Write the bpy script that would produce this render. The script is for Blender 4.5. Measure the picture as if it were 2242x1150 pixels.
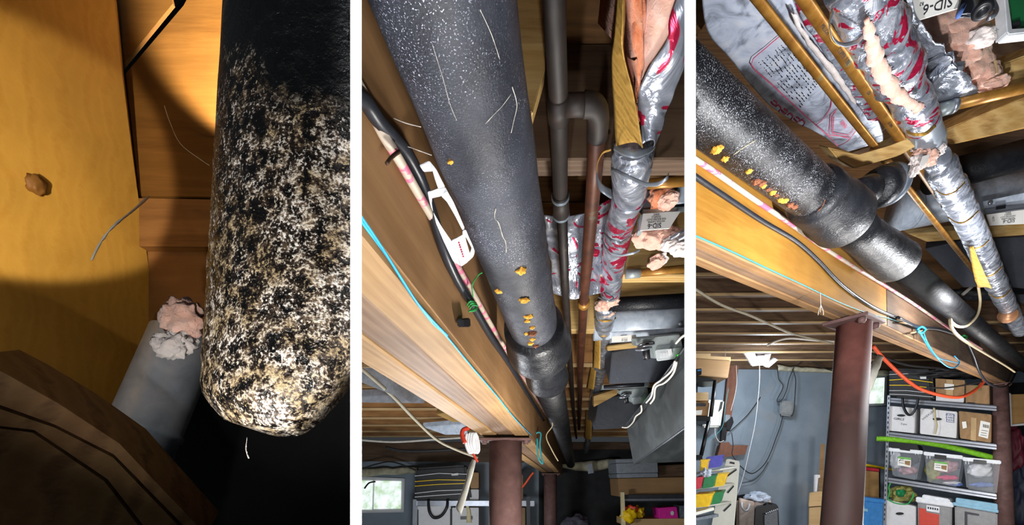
import bpy, bmesh, math, random
from mathutils import Vector, Matrix, noise
PI = math.pi
random.seed(7)
SC = bpy.context.scene
for o in list(bpy.data.objects): bpy.data.objects.remove(o)

# ------------------------------------------------------------------ camera, world, lights, exposure
F, HZ, CX, CH = 900.0, 1050.0, 1121.0, 1.1        # focal length and horizon row in pixels of the 2242x1150 frame; lens height (m)
cam_d = bpy.data.cameras.new('camera'); cam = bpy.data.objects.new('camera', cam_d)
SC.collection.objects.link(cam); SC.camera = cam
cam.location = (0, 0, CH); cam.rotation_euler = (PI/2, 0, 0)
cam_d.sensor_fit = 'HORIZONTAL'; cam_d.sensor_width = 36; cam_d.lens = 36*F/2242
cam_d.shift_y = (HZ-575)/2242; cam_d.clip_start = .01; cam_d.clip_end = 60
SC.view_settings.view_transform = 'Standard'; SC.view_settings.look = 'None'
SC.view_settings.gamma = 1; SC.view_settings.use_curve_mapping = False
SC.view_settings.exposure = 0.0
W = bpy.data.worlds.new('world'); SC.world = W; W.use_nodes = True
W.node_tree.nodes['Background'].inputs[0].default_value = (.55, .62, .7, 1)
W.node_tree.nodes['Background'].inputs[1].default_value = .06

KD = [1.0]                                         # distance factor of the group being laid out
def P(px, py, Y):                                  # a point of the place, Y metres ahead of the lens
    Y *= KD[0]; return Vector(((px-CX)/F*Y, Y, CH+(HZ-py)/F*Y))
def lamp(name, kind, loc, power, color=(1, 1, 1), size=.02, aim=None, angle=60, blend=.5):
    d = bpy.data.lights.new(name, kind); d.energy = power; d.color = color
    if kind == 'AREA': d.shape = 'RECTANGLE'; d.size, d.size_y = size
    else: d.shadow_soft_size = size
    if kind == 'SPOT': d.spot_size = math.radians(angle); d.spot_blend = blend
    o = bpy.data.objects.new(name, d); SC.collection.objects.link(o); o.location = loc
    if aim is not None: o.rotation_euler = (Vector(aim)-Vector(loc)).to_track_quat('-Z', 'Y').to_euler()
    return o
# bay 1: a torch held low in front of the pipe, plus added lamps
lamp('torch_light', 'SPOT', (-.16, .08, CH-.09), 5.2, (1, .97, .92), .004, aim=(-.17, .24, CH+.085), angle=92, blend=.9)
lamp('wood_fill', 'SPOT', (-.40, .22, CH+.26), .9, (1, .95, .85), .02, aim=(-.62, .62, CH+.36), angle=120, blend=.7)  # added fill that gives the wood its soft glow
lamp('wood_patch_spot', 'SPOT', (-.34, .10, CH+.10), 22, (1, .96, .88), .006, aim=P(-10, 350, .50), angle=29, blend=.22)  # added spot imitating the torch's bright patch on the wood
lamp('gap_light', 'SPOT', (-.26, .50, CH+.54), 60, (1, .97, .9), .006, aim=P(655, 190, .66), angle=70, blend=.25)  # hidden spot added behind the pipe for the bright strip on the boards
# bay 2: phone flash low on the left, added fill lamps further in
lamp('flash_middle_lens', 'POINT', (.055, .215, CH-.05), 9, (.95, .97, 1), .012)
lamp('flash_middle', 'POINT', (-.06, .34, CH-.42), 20, (.95, .97, 1), .02)
lamp('fill_middle', 'POINT', (.30, 1.2, CH-.25), 42, (1, .97, .92), .06)  # added fill, makes up for the falloff of the flash
lamp('fill_middle_far', 'POINT', (-.62, 2.9, CH-.5), 75, (.9, .95, 1), .15)  # added fill for the joists and panels at the back
# bay 3: phone flash, work light at the ceiling (its lens panels are built below), added fills elsewhere
lamp('flash_right_lens', 'POINT', (.17, .32, CH-.06), 46, (.95, .97, 1), .012)
lamp('fill_right_inner', 'POINT', (.95, .78, CH+.22), 52, (.97, .98, 1), .02)  # added fill inside the bay, brightens timber and foil
lamp('flash_right', 'POINT', (.36, .45, CH-.35), 26, (.95, .97, 1), .02)
lamp('fill_right', 'POINT', (2.6, 2.4, CH-.35), 90, (1, .97, .94), .1)  # added fill for the middle of the bay
lamp('work_light_glow', 'POINT', (2.98, 4.78, CH+1.22), 60, (.8, .9, 1), .12)
lamp('duct_fill', 'POINT', (2.15, 1.80, CH+.70), 36, (.95, .97, 1), .05)  # added fill that brightens the ducts
lamp('shelf_fill', 'POINT', (4.0, 3.2, CH+.1), 46, (1, .97, .95), .15)  # added fill in front of the rack
# added strip lights that turn the partition edges white
for nm, x in (('edge_fill_left', 779.5), ('edge_fill_right', 1511)):
    ex = (x-CX)/F*.2
    L = lamp(nm, 'AREA', (ex*.2, -.25, CH+.1), .035, (1, 1, 1), (.008, .5), aim=(ex, .2, CH+.1)); L.data.spread = math.radians(4)

# ------------------------------------------------------------------ node materials
def lin(h):
    h = h.lstrip('#'); r = []
    for i in (0, 2, 4):
        c = int(h[i:i+2], 16)/255
        r.append(c/12.92 if c <= .04045 else ((c+.055)/1.055)**2.4)
    return (*r, 1)
class NT:
    def __init__(s, name):
        s.m = bpy.data.materials.new(name); s.m.use_nodes = True
        s.t = s.m.node_tree; s.b = s.t.nodes['Principled BSDF']
        s.co = s.n('ShaderNodeTexCoord').outputs['Object']
    def n(s, k, **kw):
        x = s.t.nodes.new(k)
        for a, v in kw.items():
            if hasattr(x, a): setattr(x, a, v)
        return x
    def l(s, a, b): s.t.links.new(a, b)
    def map(s, scale=(1, 1, 1), rot=(0, 0, 0)):
        x = s.n('ShaderNodeMapping'); s.l(s.co, x.inputs[0]); x.inputs['Scale'].default_value = scale; x.inputs['Rotation'].default_value = rot
        return x.outputs[0]
    def noise(s, sc, det=3, vec=None, dist=0, rough=.55):
        x = s.n('ShaderNodeTexNoise'); s.l(vec or s.co, x.inputs['Vector']); x.inputs['Scale'].default_value = sc
        x.inputs['Detail'].default_value = det; x.inputs['Distortion'].default_value = dist; x.inputs['Roughness'].default_value = rough
        return x.outputs[0]
    def vor(s, sc, vec=None):
        x = s.n('ShaderNodeTexVoronoi'); s.l(vec or s.co, x.inputs['Vector']); x.inputs['Scale'].default_value = sc
        return x.outputs['Distance']
    def wave(s, sc, dist, vec=None, dsc=1, direction='Y'):
        x = s.n('ShaderNodeTexWave', bands_direction=direction); s.l(vec or s.co, x.inputs['Vector'])
        x.inputs['Scale'].default_value = sc; x.inputs['Distortion'].default_value = dist; x.inputs['Detail Scale'].default_value = dsc; x.inputs['Detail'].default_value = 2
        return x.outputs['Fac']
    def ramp(s, f, stops, const=False):
        x = s.n('ShaderNodeValToRGB'); s.l(f, x.inputs[0]); e = x.color_ramp.elements
        if const: x.color_ramp.interpolation = 'CONSTANT'
        while len(e) < len(stops): e.new(.5)
        for q, (p, c) in zip(e, stops):
            q.position = p; q.color = lin(c) if isinstance(c, str) else ((c, c, c, 1) if not isinstance(c, tuple) else c)
        return x.outputs[0]
    def mix(s, f, a, b, mode='MIX'):
        x = s.n('ShaderNodeMix', data_type='RGBA', blend_type=mode)
        for i, v in ((0, f), (6, a), (7, b)):
            if isinstance(v, str): v = lin(v)
            if isinstance(v, (int, float, tuple)): x.inputs[i].default_value = v
            else: s.l(v, x.inputs[i])
        return x.outputs[2]
    def math(s, op, a, b=0):
        x = s.n('ShaderNodeMath', operation=op)
        for i, v in ((0, a), (1, b)):
            if isinstance(v, (int, float)): x.inputs[i].default_value = v
            else: s.l(v, x.inputs[i])
        return x.outputs[0]
    def sep(s, vec=None):
        x = s.n('ShaderNodeSeparateXYZ'); s.l(vec or s.co, x.inputs[0]); return x.outputs
    def bump(s, f, st=.3, d=.01, prev=None):
        x = s.n('ShaderNodeBump'); s.l(f, x.inputs['Height']); x.inputs['Strength'].default_value = st; x.inputs['Distance'].default_value = d
        if prev is not None: s.l(prev, x.inputs['Normal'])
        s.l(x.outputs[0], s.b.inputs['Normal']); return x.outputs[0]
    def set(s, **kw):
        for k, v in kw.items():
            i = s.b.inputs[{'color': 'Base Color', 'rough': 'Roughness', 'metal': 'Metallic', 'spec': 'Specular IOR Level', 'trans': 'Transmission Weight',
                            'alpha': 'Alpha', 'emit': 'Emission Color', 'es': 'Emission Strength', 'coat': 'Coat Weight', 'ior': 'IOR'}[k]]
            if isinstance(v, str): v = lin(v)
            if isinstance(v, (int, float, tuple)): i.default_value = v
            else: s.l(v, i)
        return s
M = {}
def plain(name, c, rough=.6, metal=0, var=.12, sc=25, bump=.0, spec=.4):
    t = NT(name); a = lin(c)
    lo = tuple(x*(1-var) for x in a[:3])+(1,); hi = tuple(min(1, x*(1+var)) for x in a[:3])+(1,)
    nz = t.noise(sc, 4)
    t.set(color=t.ramp(nz, [(.3, lo), (.7, hi)]), rough=rough, metal=metal, spec=spec)
    if bump: t.bump(nz, bump, .004)
    M[name] = t.m; return t.m
def wood(name, c1, c2, c3=None, gs=1.0, rough=.62, dark=None, rot=(0, 0, 0)):
    t = NT(name); v = t.map((.9*gs, 11*gs, 11*gs), rot)
    w = t.wave(.7, 7, v, 1.2); nz = t.noise(9, 5, v, .6)
    f = t.math('ADD', t.math('MULTIPLY', w, .45), t.math('MULTIPLY', nz, .6))
    col = t.ramp(f, [(.25, c1), (.55, c2), (.85, c3 or c1)])
    blot = t.ramp(t.noise(5*gs, 3), [(.35, .78), (.65, 1.0)])
    col = t.mix(1.0, col, blot, 'MULTIPLY')
    if dark: col = t.mix(t.ramp(t.noise(3, 4), [(.5, 0.0), (.72, .6)]), col, dark)
    t.set(color=col, rough=rough, spec=.3)
    t.bump(f, .12, .003)
    M[name] = t.m; return t.m
wood('beam_wood', '#8f6a44', '#a07a52', '#86603c')
wood('beam_wood_light', '#a07c52', '#ad8a5e', '#957046')
wood('beam_wood_grey', '#7c6048', '#8c7058', '#70543e')
wood('beam_wood_orange', '#b27d2e', '#bf8b39', '#a67226')
wood('joist_wood', '#8a6038', '#a87a4a', '#7a5230')
wood('joist_wood_light', '#c09858', '#d8b678', '#a88048')
wood('subfloor_wood', '#5e4024', '#72502e', '#50351c')
wood('joist_brown', '#5a4434', '#6e5844', '#4c382a')
wood('closeup_wood', '#b5822f', '#bb8834', '#b07c2a', gs=1.4)
wood('closeup_wood_back', '#6c4414', '#774c1a', '#623c10', gs=1.6, rot=(0, .5, .3))
wood('closeup_wood_dark', '#7a4e20', '#86582a', '#6a421a', gs=1.6)
wood('closeup_beam', '#8a6a3e', '#9a784a', '#6e5230', gs=1.4, dark='#7a3c12')
wood('cardboard', '#94744f', '#a17f58', '#8a6b48', gs=.4)
wood('cardboard_light', '#b89a6e', '#c2a478', '#ae9064', gs=.4)
wood('cork_board', '#a98250', '#b8905c', '#9c7644', gs=.6)
wood('kraft_paper', '#b58a3e', '#caa052', '#96702c', gs=2)
plain('white_edge', '#f4f4f4', .6, var=.01)
plain('partition_brown', '#241a12', .8)
plain('concrete_floor', '#6e6e6c', .85, var=.2, sc=5)
plain('white_plastic', '#d2d2d6', .4, var=.03)
plain('white_card', '#d2d2d4', .7, var=.05)
plain('paper_label', '#e6e4de', .6, var=.03)
plain('ink', '#2a2a30', .7); plain('red_ink', '#cf3450', .6, var=.2); plain('blue_ink', '#33457e', .7)
plain('green_print', '#3f8a4a', .6)
plain('black_plastic', '#16171b', .4); plain('black_cable', '#22242a', .38, var=.25, sc=60)
plain('blue_wire', '#2e9ed0', .4); plain('teal_wire', '#2f8e96', .5); plain('grey_cable', '#8f8672', .6); plain('white_cable', '#c9c4bb', .5)
plain('light_cable', '#dfe2e6', .5); plain('green_twist', '#2f9e4e', .5); plain('orange_cord', '#d85430', .5); plain('dark_cord', '#2c2c2e', .6)
plain('tan_cable', '#a89878', .6)
plain('steel_dark', '#33343a', .45, .6); plain('shelf_steel', '#8b8f98', .38, .55); plain('dark_steel', '#3a3c42', .5, .3)
plain('zinc', '#b6bcc6', .3, .8)
plain('rust_nail', '#4a3324', .7, .3)
plain('nugget', '#e0a23a', .85, var=.35, sc=200, bump=.6); plain('nugget_brown', '#7c4a30', .85, var=.4, sc=200, bump=.6)
plain('cobweb', '#b8b2a6', .8)
plain('opener_red', '#c8402e', .5); plain('clear_plastic_grey', '#b9b8ae', .4)
plain('green_foam', '#74b41e', .7, var=.25, sc=40); plain('yellow_plastic', '#e6bd12', .45); plain('red_plastic', '#c43044', .45)
plain('green_plastic', '#1d7a48', .45); plain('blue_plastic', '#3d84c8', .45); plain('violet_plastic', '#4546b4', .45)
plain('hamper_cloth', '#e2cdc0', .8); plain('bag_film', '#bcc8da', .3); plain('amp_black', '#131418', .5); plain('amp_grille', '#585c62', .7, var=.4, sc=120)
plain('pink_box', '#d8289a', .5); plain('navy_cloth', '#232a3c', .6); plain('maroon_cloth', '#5a1226', .6)
plain('grey_tote', '#8c8c8e', .5); plain('blue_lid', '#84b4cc', .5); plain('white_lid', '#dfe3e8', .45)
plain('unit_white', '#d9dbd2', .45, var=.03); plain('brown_board', '#7c5240', .7); plain('olive_cloth', '#8d8a4c', .7, var=.5, sc=18)
plain('mixed_cloth', '#b48a92', .8, var=.6, sc=14); plain('white_cloth', '#d8dade', .8, var=.1); plain('pink_cloth', '#d83a70', .8, var=.3)
plain('blue_cloth', '#5a76b8', .8); plain('dark_cloth', '#3c3844', .8)
plain('sill_foam', '#b2ac94', .9, var=.3, sc=14, bump=.5)
plain('junction_grey', '#8b8f90', .55); plain('tape_silver', '#98a0aa', .42, .45)
plain('tan_strap', '#cfc39a', .7); plain('tote_green_label', '#6fae5a', .6)

def speck(name, base, mid, spk, thr=.66, rough=.45, big=7, sc=260, bump=.35, metal=0):
    t = NT(name)
    a = t.ramp(t.noise(big, 5), [(.3, base), (.7, mid)])
    s1 = t.noise(sc, 2); s2 = t.noise(big*1.7, 3)
    k = t.math('MULTIPLY', t.ramp(s1, [(thr, 0.0), (thr+.05, 1.0)]), t.ramp(s2, [(.4, .1), (.62, 1.0)]))
    col = t.mix(k, a, spk)
    t.set(color=col, rough=t.ramp(t.noise(30, 3), [(.3, rough-.1), (.7, rough+.15)]), spec=.35, metal=metal)
    b = t.bump(t.noise(sc*.7, 3), bump, .003)
    t.bump(t.noise(28, 3), .25, .006, b)
    M[name] = t.m
speck('pipe_grey', '#1a1b21', '#3e414c', '#c3c6d2', .62, .5, sc=700)
speck('pipe_black', '#08080a', '#141418', '#b9bcc6', .60, .36, sc=480)
speck('iron_black', '#0f0f12', '#202227', '#6a6e76', .70, .40, bump=.5)
speck('pipe_far', '#0e0e10', '#17171a', '#5c5c60', .72, .5)
speck('duct_dark', '#3c3f47', '#5c6069', '#a9b0ba', .7, .45, big=3, sc=60, metal=.1)
def crust():
    t = NT('rust_crust')
    x, y, z = t.sep()
    # the growth thins out towards the top and away to the right of the pipe (stain with a shape of its own)
    h = t.math('MULTIPLY', t.math('SUBTRACT', t.math('ADD', t.math('MULTIPLY', z, -1), t.math('MULTIPLY', x, -.5)), -.035), 7.5)
    edge = t.math('ADD', h, t.math('MULTIPLY', t.math('SUBTRACT', t.noise(11, 5), .5), 1.5))
    msk = t.ramp(edge, [(.38, 0.0), (.62, 1.0)])
    g = t.noise(640, 3); g2 = t.noise(150, 5, dist=.5)
    # growth and its painted glints get denser downwards and to the right
    dens = t.math('ADD', t.math('MULTIPLY', x, 1.6), t.math('MULTIPLY', z, -1.1))
    dens = t.math('ADD', dens, t.math('MULTIPLY', t.math('SUBTRACT', t.noise(14, 4), .5), .55))
    base = t.ramp(t.math('ADD', g2, t.math('MULTIPLY', dens, .30)), [(.42, '#0b0a0a'), (.54, '#2c2119'), (.64, '#6a5846'), (.76, '#a08c72')])
    f = t.ramp(t.math('ADD', t.math('ADD', t.math('MULTIPLY', g, .6), t.math('MULTIPLY', g2, .4)), t.math('MULTIPLY', dens, .22)), [(.53, 0.0), (.60, .9)])
    cr = t.mix(f, base, t.mix(t.ramp(t.noise(50, 2), [(.4, 0.0), (.6, 1.0)]), '#b09c78', '#ece6de'))
    bl = t.ramp(t.noise(9, 4), [(.4, '#07080a'), (.7, '#14181c')])
    sm = t.ramp(t.math('ADD', t.math('MULTIPLY', x, -14), t.math('MULTIPLY', t.math('SUBTRACT', t.noise(14, 4), .5), .9)), [(.90, 0.0), (1.0, .9)])
    bl = t.mix(sm, bl, t.ramp(t.noise(40, 4), [(.35, '#2e2416'), (.65, '#5a4c38')]))
    t.set(color=t.mix(msk, bl, cr), rough=t.ramp(g2, [(.4, .25), (.7, .6)]), spec=.6)
    b = t.bump(g2, .8, .003); t.bump(g, .7, .0015, b)
    M['rust_crust'] = t.m
crust()
t = NT('pipe_smear'); nz = t.noise(26, 4)
t.set(color=t.ramp(nz, [(.35, '#241a10'), (.65, '#4e4030')]), rough=.7); t.bump(nz, .3, .004); M['pipe_smear'] = t.m

def foil(name, tint='#a2a8b6', red=0.0, sc=1.0, rough=.28, metal=.55, bs=1.0):
    t = NT(name)
    v = t.vor(26*sc); nz = t.noise(18*sc, 4, dist=1.5); n2 = t.noise(60*sc, 3, dist=1)
    col = t.ramp(nz, [(.3, '#767b88'), (.5, tint), (.7, '#dadee8')])
    if red:
        w = t.noise(13*sc, 2, dist=2.2)
        col = t.mix(t.ramp(w, [(.62-red*.12, 0.0), (.64-red*.12, 1.0)]), col, '#b81e46')
    t.set(color=col, rough=rough, metal=metal, spec=.6)
    b = t.bump(v, .55*bs, .012*bs); b = t.bump(nz, .6*bs, .012*bs, b); t.bump(n2, .3, .004*bs, b)
    M[name] = t.m
foil('foil'); foil('foil_red', red=.75); foil('foil_soft', '#c2cbde', rough=.32, metal=.15, bs=.6, sc=.8); foil('foil_few_red', red=.4); foil('foil_big_red', red=.6, sc=.6)
def galv(name, c1, c2, c3, rough=.36, metal=.55, sc=30):
    t = NT(name); v = t.noise(sc, 5, dist=.6)
    t.set(color=t.ramp(v, [(.3, c1), (.5, c2), (.7, c3)]), rough=rough, metal=metal); t.bump(v, .05, .002)
    M[name] = t.m
galv('galvanised', '#aebccc', '#c6d2e2', '#dae2ee', metal=.08); galv('galv_dull', '#5c6672', '#6e7884', '#848e98', .5, .4); galv('galv_green', '#8c9698', '#9ca6a8', '#abb5b6', .45, .35)
galv('duct_big', '#25282a', '#323638', '#454b4d', .5, .15, 9)
def copper(name, a, b, c, rough=.38, metal=.35):
    t = NT(name); v = t.noise(30, 5); g = t.noise(11, 4)
    col = t.ramp(v, [(.3, a), (.55, b), (.75, c)])
    col = t.mix(t.ramp(g, [(.66, 0.0), (.74, .6)]), col, '#6f8f7a')
    t.set(color=col, rough=rough, metal=metal); t.bump(v, .08, .002)
    M[name] = t.m
copper('copper', '#8a5a24', '#a97834', '#c08c48'); copper('copper_bright', '#b9835a', '#c8906a', '#d8a488'); copper('copper_dark', '#1e1816', '#28201c', '#3a2a24', .6, .1)
copper('copper_red', '#40261e', '#54301f', '#643a2a', .5, .3)
def paint_col():
    t = NT('column_paint'); v = t.noise(22, 4); g = t.noise(5, 4)
    col = t.ramp(v, [(.3, '#5a4240'), (.6, '#684e4a'), (.8, '#745a56')])
    col = t.mix(t.ramp(g, [(.55, 0.0), (.7, .55)]), col, '#3a2a26')
    t.set(color=col, rough=.6, spec=.25); t.bump(v, .06, .003); M['column_paint'] = t.m
    t = NT('column_paint_graded'); v = t.noise(22, 4)
    x, y, z = t.sep()
    # darker towards the bottom of the column
    low = t.ramp(t.math('ADD', t.math('MULTIPLY', t.math('SUBTRACT', .80, z), 2.2), t.math('MULTIPLY', t.math('SUBTRACT', t.noise(9, 4), .5), .8)), [(.1, 0.0), (.75, .88)])
    col = t.mix(low, t.ramp(v, [(.3, '#764740'), (.6, '#84534a'), (.8, '#8e6058')]), '#2e2624')
    t.set(color=col, rough=.65, spec=.3); t.bump(v, .06, .003); M['column_paint_graded'] = t.m
paint_col()
def fluff(name, a, b, c):
    t = NT(name); v = t.noise(24, 6, dist=1.2)
    t.set(color=t.ramp(v, [(.3, a), (.5, b), (.7, c)]), rough=1, spec=.05); t.b.inputs['Sheen Weight'].default_value = .3
    t.bump(t.noise(160, 5, dist=1), .7, .004); M[name] = t.m
fluff('pink_fluff', '#dca590', '#e6b6a2', '#edc8ba'); fluff('pink_fluff_deep', '#b05c3c', '#d48058', '#dfa184'); fluff('pale_fluff', '#cfc4be', '#dcd0cc', '#e8e0dc')
t = NT('wall_blue_grey'); v = t.noise(3, 5); g = t.noise(40, 3)
t.set(color=t.mix(t.ramp(t.noise(1.7, 5), [(.58, 0.0), (.75, .4)]), t.ramp(v, [(.3, '#7a8894'), (.7, '#8c98a4')]), '#968c7e'), rough=.8); t.bump(g, .2, .006); M['wall_blue_grey'] = t.m
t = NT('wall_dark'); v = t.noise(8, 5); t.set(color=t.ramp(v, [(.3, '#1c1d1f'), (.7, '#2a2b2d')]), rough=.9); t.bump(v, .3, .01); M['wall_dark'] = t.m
t = NT('window_view'); v = t.noise(7, 4)
t.set(color='#000000', emit=t.ramp(v, [(.35, '#a8c49a'), (.5, '#d5e4dc'), (.65, '#f2f6fa')]), es=1.25, rough=1); M['window_view'] = t.m
t = NT('glass'); t.set(color='#ffffff', trans=1.0, rough=.02, ior=1.1); M['glass'] = t.m
t = NT('clear_tote'); t.set(color='#d5dde6', alpha=.17, rough=.25); M['clear_tote'] = t.m
t = NT('clear_cover'); t.set(color='#e6ecf0', alpha=.4, rough=.15); M['clear_cover'] = t.m
t = NT('led_panel'); t.set(color='#ffffff', emit='#f4f8ff', es=12.0); M['led_panel'] = t.m
t = NT('led_green'); t.set(color='#20a020', emit='#40ff30', es=2.0); M['led_green'] = t.m
t = NT('pex_pipe'); x, y, z = t.sep()
t.set(color=t.mix(t.ramp(t.noise(16, 3, t.map((.35, 3, 3))), [(.53, 0.0), (.56, 1.0)]), '#b9aa98', '#cf6a86'), rough=.5); M['pex_pipe'] = t.m
t = NT('print_pink'); t.set(color='#e8587e', rough=.6); M['print_pink'] = t.m

# ------------------------------------------------------------------ mesh builders
BAY = {1: [], 2: [], 3: [], 0: []}
cur = [0]
def link(o, parent=None):
    SC.collection.objects.link(o)
    if parent is not None:
        o.parent = parent; o.matrix_parent_inverse = Matrix.Translation(-Vector(parent['o']))
    BAY[cur[0]].append(o); return o
def obj(name, bm, mat, parent=None, mw=None, smooth=False, label=None, kind=None):
    me = bpy.data.meshes.new(name)
    bmesh.ops.recalc_face_normals(bm, faces=bm.faces)
    c = Vector((0, 0, 0))
    if mw is None:
        n = max(1, len(bm.verts)); c = sum((v.co for v in bm.verts), Vector())/n
        bmesh.ops.translate(bm, verts=bm.verts, vec=-c)
    bm.to_mesh(me); bm.free()
    me.materials.append(M[mat])
    if smooth: me.polygons.foreach_set('use_smooth', [True]*len(me.polygons))
    o = bpy.data.objects.new(name, me)
    w = mw if mw is not None else Matrix.Translation(c)
    o.matrix_world = w; o['o'] = tuple(w.translation)
    link(o, parent)
    if parent is not None:
        # parent is an unrotated Empty or a mesh whose world matrix is known
        pm = parent.get('m'); o.matrix_parent_inverse = (Matrix([list(r) for r in pm]).inverted() if pm else Matrix.Translation(-Vector(parent['o'])))
        o.matrix_basis = w
    o['m'] = [list(r) for r in w]
    if label: o['label'] = label
    if kind: o['kind'] = kind
    return o
def tag(o, label, cat, group=None):
    o['label'] = label; o['category'] = cat
    if group: o['group'] = group
    return o
def thing(name, label, cat, loc, group=None):
    e = bpy.data.objects.new(name, None); e.empty_display_size = .05; e.location = loc; e['o'] = tuple(loc)
    SC.collection.objects.link(e); BAY[cur[0]].append(e); return tag(e, label, cat, group)
def spline(pts, n=6):
    pts = [Vector(p) for p in pts]
    if len(pts) < 3 or n <= 1: return pts
    out = []
    for i in range(len(pts)-1):
        a, b, c, d = pts[max(i-1, 0)], pts[i], pts[i+1], pts[min(i+2, len(pts)-1)]
        for k in range(n):
            s = k/n; out.append(.5*((2*b)+(c-a)*s+(2*a-5*b+4*c-d)*s*s+(3*b-a-3*c+d)*s**3))
    return out+[pts[-1]]
def frame(d, up=Vector((0, 0, 1))):
    d = d.normalized()
    if abs(d.dot(up)) > .97: up = Vector((0, 1, 0))
    s = d.cross(up).normalized(); return d, s, s.cross(d).normalized()
def tube(name, pts, r, mat, parent=None, seg=12, n=6, disp=None, label=None, kind=None, flat=1.0, caps=True):
    pts = spline(pts, n); bm = bmesh.new(); rings = []
    N = len(pts); d0 = (pts[1]-pts[0]).normalized(); _, s, u = frame(d0)
    for i, p in enumerate(pts):
        d = (pts[min(i+1, N-1)]-pts[max(i-1, 0)]).normalized()
        s = (s-d*s.dot(d)).normalized(); u = s.cross(d)
        rr = r if not isinstance(r, (list, tuple)) else r[0]+(r[-1]-r[0])*i/(N-1) if len(r) == 2 else r[min(len(r)-1, int(i/(N-1)*(len(r)-1)+.5))]
        ring = []
        for k in range(seg):
            a = 2*PI*k/seg; q = rr*(1+(disp(i, a, p) if disp else 0))
            ring.append(bm.verts.new(p+s*math.cos(a)*q+u*math.sin(a)*q*flat))
        rings.append(ring)
    for a, b in zip(rings, rings[1:]):
        for k in range(seg): bm.faces.new((a[k], a[(k+1) % seg], b[(k+1) % seg], b[k]))
    if caps: bm.faces.new(rings[0]); bm.faces.new(rings[-1])
    return obj(name, bm, mat, parent, smooth=True, label=label, kind=kind)
def tpx(name, pts, r, mat, parent=None, **k): return tube(name, [P(*p) for p in pts], r, mat, parent, **k)
def lathe(name, o, d, prof, mat, parent=None, seg=40, smooth=True, label=None, caps=True, amp=0):
    d, s, u = frame(Vector(d)); o = Vector(o); bm = bmesh.new(); rings = []
    for t_, r in prof:
        ring = []
        for k in range(seg):
            a = 2*PI*k/seg; p = o+d*t_; q = r*(1+amp*noise.noise(Vector((math.cos(a)*3, math.sin(a)*3, t_*30))))
            ring.append(bm.verts.new(p+s*math.cos(a)*q+u*math.sin(a)*q))
        rings.append(ring)
    for a, b in zip(rings, rings[1:]):
        for k in range(seg): bm.faces.new((a[k], a[(k+1) % seg], b[(k+1) % seg], b[k]))
    if caps: bm.faces.new(rings[0]); bm.faces.new(rings[-1])
    return obj(name, bm, mat, parent, smooth=smooth, label=label)
def bar(name, a, b, w, h, mat, parent=None, up=Vector((0, 0, 1)), bevel=.003, label=None, kind=None):
    """box from a to b; w across, h along up; local X is the grain"""
    a, b = Vector(a), Vector(b); d, s, u = frame(b-a, up); L = (b-a).length
    mw = Matrix((( d.x, s.x, u.x, 0), (d.y, s.y, u.y, 0), (d.z, s.z, u.z, 0), (0, 0, 0, 1))); mw.translation = (a+b)/2
    bm = bmesh.new(); bmesh.ops.create_cube(bm, size=1); bmesh.ops.scale(bm, vec=(L, w, h), verts=bm.verts)
    if bevel: bmesh.ops.bevel(bm, geom=bm.edges[:], offset=min(bevel, w*.3, h*.3), segments=1, affect='EDGES')
    return obj(name, bm, mat, parent, mw=mw, label=label, kind=kind)
def hit(px, py, plane):
    if isinstance(plane, (int, float)): return P(px, py, plane)
    p0, n = plane; c = Vector((0, 0, CH)); r = P(px, py, 1)-c
    return c+r*((Vector(p0)-c).dot(n)/r.dot(n))
def pp(name, pxs, plane, ext, mat, parent=None, bevel=0, label=None, kind=None, smooth=False):
    """prism: outline on a plane of the place, with its thickness ext behind it"""
    ext = Vector(ext); bm = bmesh.new()
    if cur[0] == 3 and abs(ext.x) < 1e-6 and ext.y > .055: ext.x = (sum(x for x, y in pxs)/len(pxs)-CX)/F*ext.y*.97
    f = [bm.verts.new(hit(x, y, plane)) for x, y in pxs]; g = [bm.verts.new(v.co+ext) for v in f]
    bm.faces.new(f); bm.faces.new(g)
    for i in range(len(f)): j = (i+1) % len(f); bm.faces.new((f[i], f[j], g[j], g[i]))
    if bevel: bmesh.ops.bevel(bm, geom=bm.edges[:], offset=bevel, segments=2, affect='EDGES')
    return obj(name, bm, mat, parent, label=label, kind=kind, smooth=smooth)
def blob(name, c, rad, mat, parent=None, seed=0, amp=.35, fq=2.0, sub=4, rot=None, label=None, hi=0):
    bm = bmesh.new(); bmesh.ops.create_icosphere(bm, subdivisions=sub, radius=1); off = Vector((seed*3.1, seed*1.7, seed*.9))
    for v in bm.verts:
        k = 1+amp*noise.noise(v.co*fq+off)+amp*.5*noise.noise(v.co*fq*2.3+off)+hi*noise.noise(v.co*fq*7+off)
        v.co = Vector((v.co.x*rad[0]*k, v.co.y*rad[1]*k, v.co.z*rad[2]*k))
        if rot: v.co = rot @ v.co
        v.co += Vector(c)
    return obj(name, bm, mat, parent, smooth=True, label=label)
def sheet(name, fn, nu, nv, mat, parent=None, thick=.0015, label=None, smooth=True, kind=None):
    bm = bmesh.new(); g = [[bm.verts.new(fn(i/nu, j/nv)) for j in range(nv+1)] for i in range(nu+1)]
    for i in range(nu):
        for j in range(nv): bm.faces.new((g[i][j], g[i+1][j], g[i+1][j+1], g[i][j+1]))
    bmesh.ops.recalc_face_normals(bm, faces=bm.faces)
    if thick: bmesh.ops.solidify(bm, geom=bm.faces[:], thickness=thick)
    return obj(name, bm, mat, parent, smooth=smooth, label=label, kind=kind)
def poly_at(pts, s):
    k = s*(len(pts)-1); i = min(int(k), len(pts)-2); f = k-i
    return Vector(pts[i]).lerp(Vector(pts[i+1]), f)
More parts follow.
